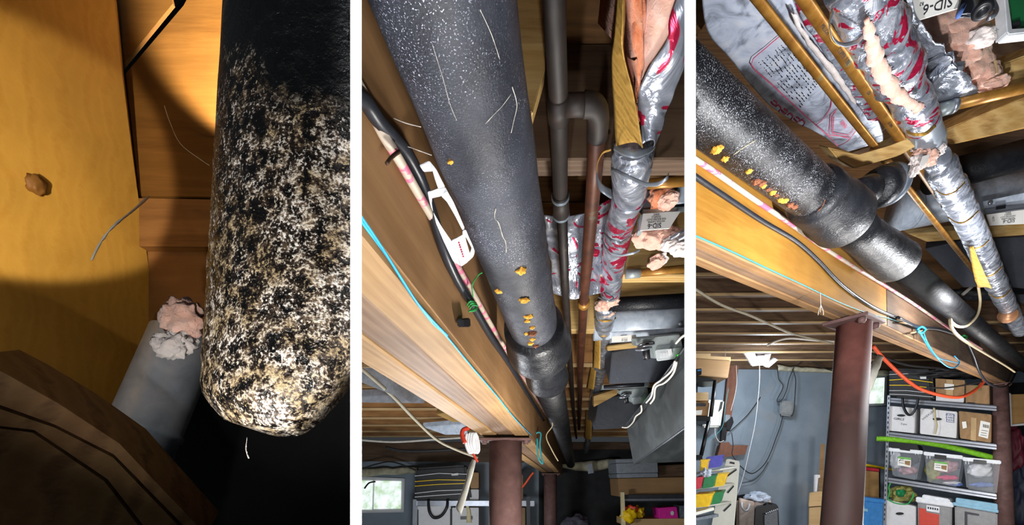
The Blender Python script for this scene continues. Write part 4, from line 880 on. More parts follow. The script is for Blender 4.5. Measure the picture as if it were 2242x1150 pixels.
tube('loop', [s3(2005, 716, .01), s3(2018, 735, .03), s3(2040, 770, .03), s3(2070, 800, .03), s3(2090, 805, .03), s3(2100, 793, .03), s3(2090, 780, .03)], .004, 'blue_wire', bk, seg=6)
tube('loop', [s3(2020, 722, .02), s3(2030, 750, .04), s3(2052, 782, .04), s3(2075, 790, .04), s3(2098, 795, .04)], .003, 'blue_wire', bk, seg=6)
tube('knot', [s3(2008, 722, .02), s3(2018, 716, .03), s3(2026, 722, .03), s3(2018, 730, .03), s3(2010, 726, .03)], .005, 'blue_wire', bk, seg=6)
along3('black_cable', [(1965, 696), (2010, 716), (2060, 722), (2110, 742), (2130, 775), (2145, 815), (2165, 840), (2195, 848), (2215, 835), (2225, 810)], .008, 'black_cable', 'black cable drooping below the far end of the right beam', 'cable', lift=.02)
along3('grey_loop_cable', [(2142, 628), (2146, 660), (2140, 690), (2120, 712), (2100, 716), (2085, 708), (2080, 700), (2085, 720), (2105, 742), (2150, 770), (2200, 800), (2222, 815)], .006, 'tan_cable', 'tan cable looped around the far drain in the right bay', 'cable', lift=.16)
along3('green_twist_tie', [(2104, 738), (2110, 742), (2116, 738), (2110, 735)], .007, 'green_twist', 'small green twist tie on the cables of the right beam', 'tie', lift=.03)
for i, pts in enumerate([[(1965, 700), (1988, 705)], [(1970, 706), (1992, 709)], [(1992, 730), (2020, 724), (2034, 720)]]):
    along3('wood_peg', pts, .004, 'cardboard', ['upper short wooden peg on the right beam', 'lower short wooden peg on the right beam', 'longer wooden peg under the blue knot of the right beam'][i], 'peg', lift=.02)
for i, pts in enumerate([[(1796, 640), (1797, 670), (1796, 684)], [(1797, 668), (1793, 680), (1791, 690)], [(1797, 668), (1802, 680), (1803, 690)]]):
    o = tube('cobweb', [s3(x, y, .03) for x, y in pts], .0009, 'cobweb', seg=5); tag(o, ['straight stem of the forked cobweb on the right beam', 'left prong of the forked cobweb on the right beam', 'right prong of the forked cobweb on the right beam'][i], 'cobweb', 'cobweb below the right beam')
# foil batts between the joists
def zb_(y, z=1.30): return z*F/(HZ-y)
def BP(px, py, z=1.285): return P(px, py, zb_(py, 1.281+(z-1.264)*.25))
ib = thing('insulation_batt', 'silver foil batt with red printed panel above the drain in the right bay', 'insulation', BP(1700, 150))
Lp = [(1535, -60), (1545, 60), (1585, 112), (1640, 180), (1690, 235), (1742, 268), (1790, 290), (1835, 322), (1880, 338)]
Rp = [(1760, -80), (1790, 20), (1820, 80), (1850, 130), (1880, 180), (1905, 230), (1925, 270), (1935, 300), (1928, 322)]
ruled('facing', [(x, y, zb_(y)) for x, y in Lp], [(x, y, zb_(y)) for x, y in Rp], 'foil_soft', ib, 70, 50, (0, 0, -.012), .0035, 9, .001)
ruled('facing', [(1800, -60, zb_(-60, 1.29)), (1850, 60, zb_(60, 1.29)), (1890, 150, zb_(150, 1.29)), (1925, 230, zb_(230, 1.29)), (1950, 290, zb_(290, 1.29))], [(1960, -60, zb_(-60, 1.29)), (1985, 60, zb_(60, 1.29)), (2000, 150, zb_(150, 1.29)), (2020, 230, zb_(230, 1.29)), (2030, 290, zb_(290, 1.29))], 'foil_red', ib, 50, 24, (0, 0, -.01), .006, 18, .003)
ruled('red_strip', [(1735, -10, zb_(-10, 1.268)), (1760, 50, zb_(50, 1.268)), (1800, 110, zb_(110, 1.268)), (1850, 190, zb_(190, 1.268)), (1900, 262, zb_(262, 1.268))], [(1775, -10, zb_(-10, 1.268)), (1806, 50, zb_(50, 1.268)), (1850, 110, zb_(110, 1.268)), (1893, 190, zb_(190, 1.268)), (1932, 262, zb_(262, 1.268))], 'foil_red', ib, 30, 8, (0, 0, -.004), .003, 20)
ruled('white_tear', [(1731, 28, zb_(28, 1.255)), (1745, 60, zb_(60, 1.255)), (1775, 105, zb_(105, 1.255)), (1810, 150, zb_(150, 1.255)), (1845, 195, zb_(195, 1.255)), (1868, 226, zb_(226, 1.255))], [(1742, 28, zb_(28, 1.255)), (1762, 70, zb_(70, 1.255)), (1793, 110, zb_(110, 1.255)), (1828, 148, zb_(148, 1.255)), (1855, 190, zb_(190, 1.255)), (1874, 226, zb_(226, 1.255))], 'pale_fluff', ib, 40, 6, (0, 0, -.004), .004, 40)
def pr(pts, r=.0014, z=1.262, nm='printed_line', n=1): tube(nm, [BP(x, y, z) for x, y in pts], r, 'print_pink', ib, seg=5, n=n)
pr([(1709, 78), (1676, 106), (1645, 141), (1690, 185), (1740, 232), (1786, 274)], n=3); pr([(1709, 78), (1735, 112)], n=1)
pr([(1786, 274), (1803, 260), (1818, 237), (1821, 220)], n=3); pr([(1786, 274), (1812, 296), (1834, 320)], n=2); pr([(1834, 320), (1855, 310), (1870, 292), (1876, 285)], n=3)
pr([(1832, 240), (1818, 252), (1816, 296), (1860, 300), (1868, 282)], .0011); pr([(1830, 244), (1822, 256), (1822, 290), (1858, 296), (1866, 288)], .0011); pr([(1826, 256), (1824, 294), (1862, 304)], .0009)
bm = bmesh.new()
for r_ in range(9):                                    # unreadable small print: dashes of ink on the foil, row by row
    for k in range(16):
        f = k/16; g = r_/9
        x = 1664+g*62+f*(92-g*22)+random.uniform(-1, 1); y = 142-g*50+f*(98-g*6)+random.uniform(-1, 1)
        if random.random() < .2 or x > 1838: continue
        L_ = random.uniform(2.2, 4.2)
        a = BP(x, y, 1.264); b = BP(x+L_*.7, y+L_*.72, 1.264); c = BP(x+L_*.7+1.6, y+L_*.72-1.5, 1.264); d = BP(x+1.6, y-1.5, 1.264)
        bm.faces.new([bm.verts.new(v) for v in (a, b, c, d)])
r_ = bmesh.ops.solidify(bm, geom=bm.faces[:], thickness=.0006); obj('small_print', bm, 'print_pink', ib, kind='stuff')
for s, x, y in (('MARK', 1848, 272), ('WITNESS', 1856, 252)):
    o_, x_, y_ = BP(x, y, 1.262), BP(x-7, y-9, 1.262), BP(x-9, y+7, 1.262); text(s if s == 'MARK' else 'HARD', o_, x_-o_, y_-o_, .018, 'print_pink', ib, 'printed_word')
for i, (x, y) in enumerate([(1694, 228), (1704, 238), (1717, 246), (1730, 256), (1744, 264), (1756, 270)]):
    pr([(x-6, y-4), (x, y-8), (x+6, y-1), (x+1, y+6)] if i % 2 else [(x-6, y-5), (x+2, y+4), (x+7, y-3), (x, y-8)], .0026, 1.275, 'red_letter', 2)
# kraft-coloured block and joists right of the hub
o = pp('joist_block', [(1812, 322), (1880, 342), (1948, 322), (2000, 296), (2012, 318), (1968, 342), (1870, 370), (1838, 352)], (Vector((0, 1.62, CH+1.2)), Vector((-.15, -1, -.5)).normalized()), (0, .05, .05), 'joist_wood_light', bevel=.004); tag(o, 'pale timber edge behind the copper pipe clamp in the right bay', 'timber')
def tim(name, pts, Y, label, mat='joist_wood_light', ext=(0, .05, .06), cat='timber', n=(-.25, -1, -.45)):
    o = pp(name, pts, (P(*pts[0], Y), Vector(n).normalized()), ext, mat, bevel=.004); return tag(o, label, cat)
tim('floor_joist', [(2058, 312), (2066, 286), (2150, 250), (2290, 196), (2290, 272), (2082, 318)], 1.62, 'broad pale joist under the copper stub pipe in the right bay')
tim('floor_joist', [(2195, 140), (2290, 105), (2290, 196), (2195, 205)], 1.5, 'pale joist corner beside the pink wool at the right edge')
tim('nailer', [(1988, 512), (2090, 505), (2290, 484), (2290, 512), (2030, 530)], 2.7, 'thin pale timber under the lower duct in the right bay', n=(-.1, -1, -.2))
tim('ceiling_board', [(2100, 60), (2290, -40), (2290, 150), (2190, 150)], 1.75, 'shadowed board behind the actuator in the right bay', 'joist_brown')
tim('ceiling_board', [(1490, -60), (1600, -60), (1540, 60), (1490, 130)], 1.35, 'brown board in the upper left corner of the right bay', 'joist_wood', n=(-.1, -1, -.6))
# copper pipes
def cline(c, k): return Vector((c[0]*k, c[1]*k, CH+c[2]*k))
ca, cb_ = cline((-.53075578, .52985259, 1.68307759), .62), cline((-.31734134, .30089291, 1.12563294), .92)
cu1 = thing('copper_pipe', 'left and thinner long copper pipe along the foil batt in the right bay', 'pipe', ca+D3*1.3)
tube('pipe_body', [ca+D3*.6, ca+D3*7.0], .0105, 'copper', cu1, seg=24, n=1)
t_ = on(ca, D3, px=1940); tube('fitting', [ca+D3*(t_-.03), ca+D3*(t_+.06)], .0122, 'copper', cu1, seg=24, n=1)
cu2 = thing('copper_pipe', 'right and thicker long copper pipe with printed lettering in the right bay', 'pipe', cb_+D3*1.2)
tube('pipe_body', [cb_+D3*.6, cb_+D3*7.0], .0132, 'copper', cu2, seg=24, n=1)
for i, (s, px, sz) in enumerate([('MILLION TYPE', 1806, .011), ('COPPER TUBE', 1842, .0125), ('USA', 1897, .011), ('LR 43841', 1945, .010)]):
    t_ = on(cb_, D3, px=px); p = cb_+D3*t_; v = (Vector((0, 0, CH))-p); v = (v-D3*v.dot(D3)).normalized()
    text(s, p+v*.0134, D3, v.cross(D3), sz, 'ink', cu2, 'lettering', lift=.0004)
cl = thing('pipe_clamp', 'bright copper clamp with a screw holding the thicker copper pipe', 'clamp', P(1975, 345, 1.5))
t_ = on(cb_, D3, px=1976)
lathe('clamp_ring', cb_+D3*(t_-.006), D3, [(0, .0135), (0, .0158), (.022, .0158), (.022, .0135)], 'copper_bright', cl, 28, caps=False)
p = cb_+D3*t_; e_ = P(1995, 328, p.y+.02)
bar('clamp_ear', p+(e_-p)*.55, e_+(e_-p)*.2, .02, .003, 'copper_bright', cl, up=D3.cross(e_-p), bevel=.001)
lathe('screw', e_, (0, -1, -.4), [(0, .006), (.005, .006), (.006, .003)], 'zinc', cl, 12)
o = lathe('screw_head', P(1911, 348, 1.56), (0, -1, -.5), [(0, .008), (.004, .008), (.005, .005)], 'zinc', None, 12); tag(o, 'round screw head in the pale timber left of the copper clamp', 'screw')
st = thing('copper_stub', 'greenish copper stub pipe running to the right edge of the right bay', 'pipe', P(2140, 220, 1.5))
tube('pipe_body', [P(2085, 231, 1.49), P(2300, 178, 1.43)], .0175, 'copper', st, seg=24, n=1)
tube('fitting', [P(2052, 244, 1.5), P(2092, 231, 1.49)], .0215, 'galv_green', st, seg=24, n=1)
tube('solder_ring', [P(2082, 234, 1.488), P(2090, 232, 1.486)], .0228, 'zinc', st, seg=24, n=1)
# foil wrapped pipe
fp = thing('insulated_pipe', 'foil wrapped pipe with a torn pink slit in the right bay', 'pipe', P(2040, 320, 1.4))
tube('foil_wrap', [P(1868, -60, .94), P(1905, 40, 1.05), P(1950, 130, 1.16), P(1990, 210, 1.28), P(2022, 272, 1.37)], [.058, .060, .058, .048, .042], 'foil_few_red', fp, seg=48, n=18, disp=fdisp(5))
tube('foil_wrap', [P(2018, 265, 1.37), P(2032, 298, 1.42), P(2042, 325, 1.47)], [.043, .041, .036], 'tape_silver', fp, seg=36, n=8, disp=lambda i, a, p: .05*noise.noise(p*30))
tube('foil_wrap', [P(2050, 345, 1.5), P(2072, 390, 1.59), P(2100, 445, 1.75), P(2130, 505, 1.95), P(2165, 585, 2.3), P(2198, 655, 2.75), P(2235, 725, 3.4)], [.036, .044, .046, .046, .047, .047, .047], 'foil', fp, seg=44, n=18, disp=fdisp(6))
def sl(x, y): return P(x, y, zb_(y, 1.185)*.905)
tube('pink_wool', [sl(1897, 42), sl(1903, 70), sl(1910, 100), sl(1917, 128), sl(1930, 158), sl(1944, 182), sl(1962, 206), sl(1985, 222), sl(2006, 234), sl(2016, 240)], [.006, .012, .014, .015, .015, .016, .015, .014, .012, .005], 'pink_fluff', fp, seg=24, n=10, disp=lambda i, a, p: .35*noise.noise(p*38)+.22*noise.noise(p*120)+.12*noise.noise(p*300))
for i, (x, y, rx, rz, mt) in enumerate([(2018, 338, .026, .03, 'pink_fluff'), (2010, 352, .022, .026, 'pale_fluff'), (2034, 346, .026, .024, 'pink_fluff'), (2052, 330, .022, .016, 'pale_fluff'), (2003, 372, .010, .02, 'pale_fluff')]):
    blob('pink_wool', P(x, y, 1.44), (rx, .02, rz), mt, fp, i+30, .5, 2.2, 4, hi=.1)
pp('paper_scrap', [(2014, 358), (2020, 342), (2036, 338), (2030, 356), (2018, 364)], 1.40, (0, .002, 0), 'paper_label', fp)
def wr(pts, w, mat, th=.0012):
    return ruled('tape_strip', pts, [(x+w*.35, y+w, Y) for x, y, Y in pts], mat, fp, 30, 3, (0, 0, 0), .0015, 40, th)
wr([(1822, 20, .93), (1815, 55, .92), (1822, 80, .93), (1842, 94, .95), (1872, 88, .97), (1892, 70, 1.0)], 9, 'tape_silver')
wr([(1821, 18, .93), (1814, 50, .92), (1820, 84, .928), (1838, 99, .945)], 3, 'kraft_paper')
wr([(1985, 284, 1.36), (2003, 292, 1.32), (2026, 288, 1.31), (2046, 272, 1.34)], 7, 'kraft_paper')
for x, y, Y, w in ((2082, 408, 1.62, 30), (2112, 470, 1.8, 30), (2143, 528, 2.05, 27), (2170, 590, 2.32, 24), (2192, 640, 2.6, 20)):
    wr([(x-w-6, y+w*.15, Y*1.0), (x-w*.5, y+w*.55, Y*.955), (x+w*.25, y+w*.35, Y*.945), (x+w, y-w*.35, Y*.98)], 3, 'kraft_paper')
ruled('kraft_flap', [(2122, 540, 1.95), (2128, 580, 2.02), (2140, 630, 2.12)], [(2130, 540, 1.93), (2150, 585, 2.0), (2172, 632, 2.12)], 'kraft_paper', fp, 10, 6, (0, -.01, 0), .004)
lathe('copper_sleeve', P(2206, 690, 2.9), D3, [(0, .05), (.05, .05)], 'copper_bright', fp, 24)
ruled('foil_flap', [(1935, -30, 1.16), (1985, 60, 1.26), (2008, 130, 1.36), (2030, 185, 1.45), (2048, 245, 1.55)], [(1985, -30, 1.12), (1992, 55, 1.22), (2060, 108, 1.30), (2112, 165, 1.40), (2142, 205, 1.48)], 'foil', fp, 40, 24, (0, -.03, -.01), .008, 22, .006)
# pink wool field with the damper parts above it
tuft('insulation_tuft', [(2010, 70, 1.42, .10, .10, 'pink_fluff'), (2060, 60, 1.40, .10, .09, 'pink_fluff'), (2110, 60, 1.40, .09, .08, 'pink_fluff'), (2085, 105, 1.42, .09, .07, 'pink_fluff'), (2130, 130, 1.46, .07, .06, 'pink_fluff'), (2160, 165, 1.48, .05, .055, 'pink_fluff'), (2148, 82, 1.38, .05, .025, 'pale_fluff'), (2175, 185, 1.47, .04, .02, 'pink_fluff'), (1985, 30, 1.40, .07, .06, 'pink_fluff')], 'big spread of pink wool in the upper right corner of the right bay')
o = tpx('splinter', [(2177, 132, 1.38), (2182, 150, 1.38), (2181, 162, 1.38)], .003, 'cardboard_light', seg=6); tag(o, 'thin wood splinter standing out of the pink wool', 'splinter')
lbl = thing('damper_label', 'white damper label with large upside-down lettering at the top of the right bay', 'label', P(2050, 15, 1.2))
plL3 = (P(2050, 20, 1.2), Vector((-.2, -1, -.45)).normalized())
pp('card', [(1985, -60), (2100, -60), (2100, 17), (2003, 46)], plL3, (0, .003, 0), 'paper_label', lbl)
tpl('SID-6', plL3, (2052, 13), (2015, 24.5), (2056, 27), 27, 'ink', lbl)
tpl('B2', plL3, (2017, 10), (2005, 13), (2018, 20), 9, 'ink', lbl)
ac = thing('damper_actuator', 'black actuator shaft and bracket at the top right of the right bay', 'actuator', P(2150, 20, 1.15))
lathe('drive_shaft', P(2149, -40, 1.14), P(2152, 48, 1.10)-P(2149, -40, 1.14), [(0, .018), (.105, .018), (.107, .021), (.124, .021), (.126, .010), (.11, .009)], 'black_plastic', ac, 32)
pp('bracket', [(2098, 32), (2112, -20), (2150, -20), (2146, 34), (2120, 26), (2104, 28)], 1.17, (0, .012, 0), 'steel_dark', ac, bevel=.003)
tube('bolt', [P(2110, 12, 1.16), P(2098, 36, 1.14)], .006, 'blue_cloth', ac, seg=8, n=1)
tube('clamp', [P(2166, -10, 1.14), P(2180, 20, 1.13), P(2176, 34, 1.12), P(2164, 40, 1.12)], .006, 'zinc', ac, seg=8)
cb3 = thing('circuit_cover', 'clear cover over a green circuit board at the right edge of the right bay', 'cover', P(2220, 30, 1.3))
pp('board', [(2206, -40), (2300, -40), (2300, 66), (2216, 66)], 1.32, (0, .004, 0), 'green_plastic', cb3)
for k in range(4): pp('terminal', [(2214+k*5, 52-k*2), (2218+k*5, 51-k*2), (2219+k*5, 64-k*2), (2215+k*5, 65-k*2)], 1.31, (0, .004, 0), 'ink', cb3)
pp('rim', [(2196, -40), (2204, -40), (2214, 66), (2300, 56), (2300, 66), (2210, 76), (2205, 70)], 1.30, (0, .03, 0), 'light_cable', cb3, bevel=.003)
web([(2168, 65, 1.3), (2178, 75, 1.3), (2182, 93, 1.3)], 'glinting cobweb strand hanging beside the actuator', .0016, 'pale_fluff')
web([(2165, 70, 1.32), (2185, 66, 1.32), (2202, 55, 1.32)], 'cobweb strand between the wool and the circuit cover', .0007)
# pipes and ducts at right
KD[0] = 1.36
o = tube('black_joist_pipe', [P(2040, 392, 1.72), P(2300, 324, 1.66)], .078, 'iron_black', seg=40, n=1); tag(o, 'glossy black pipe running to the right edge of the right bay', 'pipe')
du = thing('round_duct', 'shiny galvanised round duct with a damper plate in the right bay', 'duct', P(2170, 420, 1.8))
tube('duct_body', [P(1962, 468, 1.98), P(2320, 396, 1.88)], .108, 'galvanised', du, seg=48, n=1)
tube('seam', [P(1993, 461, 1.965), P(1999, 460, 1.963)], .110, 'galvanised', du, seg=48, n=1)
plP = (P(2190, 445, 1.74), Vector((-.1, -1, -.35)).normalized())
pp('damper_plate', [(2153, 441), (2300, 410), (2300, 440), (2156, 458)], plP, (0, .004, 0), 'galvanised', du, bevel=.001)
pp('damper_lip', [(2156, 458), (2300, 438), (2300, 450), (2158, 468)], (P(2190, 460, 1.725), plP[1]), (0, .01, 0), 'zinc', du, bevel=.001)
pp('slot', [(2182, 452), (2202, 449), (2202, 456), (2182, 459)], (P(2190, 455, 1.715), plP[1]), (0, .004, 0), 'black_plastic', du)
lathe('screw', P(2167, 445, 1.735), (0, -1, -.4), [(0, .011), (.008, .011), (.010, .005)], 'zinc', du, 10)
lb = thing('damper_label', 'white damper label with upside-down lettering on the right bay duct', 'label', P(2200, 480, 1.72))
plQ = (P(2200, 480, 1.72), plP[1])
pp('card', [(2160, 470), (2300, 452), (2300, 486), (2168, 494)], plQ, (0, .003, 0), 'paper_label', lb)
tpl('SID-6', plQ, (2208, 484), (2188, 486.5), (2209, 496), 11, 'ink', lb)
for k, s in enumerate(['MOTOR DAMPER', 'FOR ROUND DUCT', 'ZONEX 2', 'EWC']): tpl(s, plQ, (2206, 478.5-k*4), (2186, 481-k*4), (2207, 490-k*4), 3.4 if k < 3 else 5, 'ink', lb)
tpl('4212', plQ, (2174, 480), (2176, 490), (2184, 479), 6, 'ink', lb)
slabn = (-.1, -1, -.3)
def duct3(pts, Y, label, mat='duct_dark'): o = pp('flat_duct', pts, (P(*pts[0], Y), Vector(slabn).normalized()), (0, .08, .1), mat, bevel=.003); return tag(o, label, 'duct')
duct3([(2025, 545), (2100, 528), (2300, 515), (2300, 640), (2190, 625), (2110, 630)], 2.15, 'dark scuffed duct below the thin pale timber in the right bay')
duct3([(2100, 645), (2300, 640), (2300, 760), (2200, 720)], 2.7, 'dark duct behind the far copper pipes in the right bay')
o = tube('black_joist_pipe', [P(2080, 642, 2.5), P(2300, 634, 2.45)], .030, 'iron_black', seg=16, n=1); tag(o, 'thin black pipe below the scuffed duct in the right bay', 'pipe')
o = tube('white_pipe', [P(2108, 645, 2.42), P(2132, 624, 2.42)], .012, 'white_cable', seg=10, n=1); tag(o, 'short pale pipe end below the scuffed duct', 'pipe')
KD[0] = 1.0
# ---------------- background: walls, window, work light
struct(pp('wall_back', [(1480, 760), (2500, 760), (2500, 1500), (1480, 1500)], 6.0, (0, .1, 0), 'wall_blue_grey')).name = 'wall_back'
w2 = struct(pp('window_2', [(1898, 822), (1942, 820), (1940, 888), (1896, 890)], 5.95, (0, .04, 0), 'junction_grey'))
pp('pane', [(1903, 829), (1937, 827), (1935, 883), (1901, 884)], 5.93, (0, .01, 0), 'window_view', w2)
o = pp('sill', [(1480, 772), (2300, 776), (2300, 812), (1480, 806)], 5.95, (0, .05, 0), 'joist_brown'); o['kind'] = 'structure'; o.name = 'trim_4'
sf = ruled('sill_insulation', [(1700, 800, 5.9), (1760, 806, 5.9), (1830, 810, 5.9), (1945, 812, 5.9)], [(1700, 812, 5.9), (1760, 815, 5.9), (1830, 817, 5.9), (1945, 822, 5.9)], 'sill_foam', None, 20, 4, (0, -.03, 0), .02, 8, .01); tag(sf, 'strip of pale insulation along the top of the blue grey wall in the right bay', 'insulation')
wl = thing('work_light', 'bright ceiling work light with three tilted lens heads in the right bay', 'light', P(1664, 785, 5.0))
lathe('lamp_base', P(1664, 772, 5.02), (0, 0, -1), [(0, .05), (.05, .05), (.06, .08), (.09, .08)], 'white_plastic', wl, 24)
for pts in ([(1634, 776), (1650, 774), (1662, 797), (1648, 799)], [(1664, 798), (1669, 779), (1685, 778), (1679, 798)], [(1679, 802), (1696, 787), (1700, 790), (1685, 803)]):
    h_ = pp('lamp_head', [(x+(x-sum(p[0] for p in pts)/4)*.3, y+(y-sum(p[1] for p in pts)/4)*.25) for x, y in pts], 4.99, (0, .04, .02), 'white_plastic', wl)
    pp('lens', pts, 4.975, (0, .01, 0), 'led_panel', h_)
for i, (pts, r, mt, lb_) in enumerate([
    ([(1663, 800, 5.2), (1663, 830, 5.3), (1660, 870, 5.5), (1653, 930, 5.6), (1640, 990, 5.6), (1628, 1040, 5.6), (1614, 1085, 5.6)], .010, 'light_cable', 'long white cord hanging from the work light down the wall'),
    ([(1665, 870, 5.9), (1640, 905, 5.9), (1615, 930, 5.9), (1598, 945, 5.9)], .010, 'dark_cord', 'dark cord slanting across the wall to the power strip'),
    ([(1702, 805, 5.85), (1705, 830, 5.85), (1714, 843, 5.85), (1712, 855, 5.85), (1703, 872, 5.85), (1702, 880, 5.85), (1712, 876, 5.85), (1722, 855, 5.85), (1728, 830, 5.85), (1738, 805, 5.85)], .010, 'dark_cord', 'dark looped cord hanging above the grey wall box'),
    ([(1733, 803, 5.84), (1745, 800, 5.84), (1760, 790, 5.84), (1780, 792, 5.84), (1800, 805, 5.84), (1822, 812, 5.84)], .010, 'dark_cord', 'dark cord running along the top of the wall to the column'),
    ([(1735, 808, 5.83), (1742, 830, 5.83), (1741, 860, 5.83), (1738, 900, 5.83), (1733, 912, 5.83)], .010, 'dark_cord', 'dark cord along the right side of the grey wall box'),
    ([(1714, 911, 5.9), (1708, 935, 5.9), (1697, 965, 5.9), (1688, 990, 5.9), (1675, 1015, 5.9), (1655, 1034, 5.9), (1640, 1036, 5.9), (1620, 1020, 5.9)], .012, 'dark_cord', 'dark cord sagging from the grey wall box to the left'),
    ([(1682, 1012, 5.95), (1668, 1035, 5.95), (1650, 1052, 5.95), (1625, 1058, 5.95)], .007, 'dark_cord', 'faint thinner cord sagging below the dark one'),
    ([(1612, 800, 5.7), (1613, 840, 5.7), (1608, 870, 5.7), (1600, 900, 5.7)], .010, 'white_cable', 'pale cord down the brown board on the wall'),
    ([(1595, 850, 5.6), (1588, 890, 5.6), (1583, 930, 5.6), (1570, 950, 5.6), (1548, 962, 5.6), (1535, 955, 5.6)], .010, 'teal_wire', 'dark teal cord curling under the white wall unit'),
    ([(1565, 938, 5.55), (1567, 955, 5.55), (1575, 968, 5.55), (1585, 965, 5.55)], .012, 'white_cable', 'white hose under the white wall unit'),
    ([(1602, 948, 5.6), (1605, 975, 5.6), (1603, 995, 5.6), (1611, 1008, 5.6)], .010, 'dark_cord', 'dark cord dropping from the power strip'),
    ([(1588, 785, 3.2), (1588, 765, 3.2)], .004, 'light_cable', 'short pale chain hanging from a joist near the carton')]):
    o = tpx('hanging_cable', pts, r*(.62 if mt == 'dark_cord' else .42), mt, seg=6); tag(o, lb_, 'cord')
o = tpx('grey_cable', [(1500, 622, 2.3), (1524, 635, 2.35), (1580, 668, 2.6), (1640, 690, 2.9), (1690, 712, 3.2), (1740, 732, 3.5), (1822, 752, 3.9)], .009, 'grey_cable', seg=8); tag(o, 'slack grey cable crossing under the joists of the right bay', 'cable')
o = tpx('joist_cable', [(1680, 756, 4.3), (1700, 747, 4.3), (1730, 741, 4.3), (1780, 745, 4.3), (1826, 748, 4.3)], .010, 'white_cable', seg=8); tag(o, 'pale cable stapled to a joist above the work light', 'cable')
jb = thing('wall_box', 'grey plastic box on the blue grey wall below the looped cord', 'box', P(1722, 895, 5.9))
pp('box_body', [(1708, 880), (1713, 877), (1738, 878), (1739, 905), (1734, 912), (1707, 909)], 5.85, (0, .12, 0), 'junction_grey', jb, bevel=.02)
pp('lid', [(1712, 881), (1734, 881), (1734, 906), (1711, 905)], 5.84, (0, .03, 0), 'junction_grey', jb, bevel=.008)
o = pp('brown_board', [(1596, 800), (1618, 800), (1600, 925), (1588, 960), (1580, 960)], 5.93, (0, .03, 0), 'brown_board'); tag(o, 'upright brown board on the wall beside the white unit', 'board')
o = pp('brown_board', [(1578, 970), (1596, 968), (1600, 975), (1638, 975), (1632, 995), (1570, 1003)], 5.9, (0, .05, 0), 'brown_board'); tag(o, 'horizontal brown board above the white bin rack', 'board')
un = thing('wall_unit', 'white rounded wall unit beside the black shelf post', 'unit', P(1563, 905, 5.7))
pp('housing', [(1549, 875), (1586, 876), (1577, 935), (1538, 936)], 5.7, (0, .15, 0), 'unit_white', un, bevel=.02)
pp('display_strip', [(1579, 880), (1583, 880), (1580, 895), (1574, 902)], 5.68, (0, .01, 0), 'black_plastic', un)
ps = thing('power_strip', 'black plugs and silver outlet hanging on the brown board', 'outlet', P(1595, 930, 5.7))
pp('outlet', [(1590, 908), (1600, 909), (1597, 926), (1588, 925)], 5.75, (0, .05, 0), 'zinc', ps, bevel=.006)
pp('plug', [(1592, 922), (1604, 912), (1607, 925), (1598, 945), (1590, 940)], 5.72, (0, .05, 0), 'black_plastic', ps, bevel=.006)
pp('plug', [(1582, 936), (1592, 936), (1590, 965), (1578, 970)], 5.72, (0, .05, 0), 'black_plastic', ps, bevel=.006)
# black shelf at the far left with cartons
bs = thing('black_shelf', 'black plastic shelf unit at the left edge of the right bay', 'shelf', P(1535, 1000, 4.9))
pp('shelf_board', [(1490, 822), (1556, 828), (1570, 834), (1540, 836), (1490, 832)], 4.9, (0, .3, 0), 'black_plastic', bs, bevel=.006)
pp('shelf_board', [(1490, 912), (1556, 912), (1555, 922), (1490, 922)], 4.85, (0, .3, 0), 'black_plastic', bs, bevel=.006)
pp('shelf_board', [(1490, 998), (1538, 996), (1538, 1006), (1490, 1006)], 4.8, (0, .3, 0), 'black_plastic', bs, bevel=.006)
for a, b in (((1566, 834), (1556, 912)), ((1552, 922), (1535, 998))): tube('post', [P(*a, 4.9), P(*b, 4.87)], .022, 'black_plastic', bs, seg=14, n=1)
tube('post', [P(1524, 834, 5.1), P(1522, 912, 5.1)], .022, 'black_plastic', bs, seg=14, n=1)
c_ = carton('large_carton', [(1490, 782), (1600, 790), (1594, 828), (1490, 818)], 4.95, (.02, .3, 0), 'cardboard', 'large flat carton on top of the black shelf unit')
pp('flap', [(1490, 770), (1556, 773), (1556, 780), (1600, 782), (1600, 791), (1490, 783)], 4.96, (.02, .3, 0), 'cardboard_light', c_)
c_ = thing('phone_box', 'small dark box with a blue label beside the large flat carton', 'box', P(1530, 815, 4.8)); pp('box_body', [(1525, 808), (1536, 807), (1536, 820), (1524, 821)], 4.85, (0, .04, 0), 'black_plastic', c_); pp('label', [(1527, 810), (1535, 809), (1535, 812), (1527, 813)], 4.84, (0, .003, 0), 'blue_plastic', c_)
carton('small_carton', [(1500, 860), (1552, 859), (1551, 878), (1500, 877)], 4.95, (0, .2, 0), 'cardboard_light', 'pale carton on the middle shelf of the black unit')
c_ = carton('small_carton', [(1500, 880), (1554, 882), (1550, 911), (1500, 911)], 4.9, (0, .2, 0), 'cardboard', 'brown carton with white label below the pale carton')
pp('paper_label', [(1524, 899), (1538, 898), (1536, 909), (1523, 909)], 4.88, (0, .004, 0), 'paper_label', c_)
pp('dark_print', [(1524, 883), (1546, 884), (1545, 890), (1524, 890)], 4.88, (0, .004, 0), 'ink', c_)
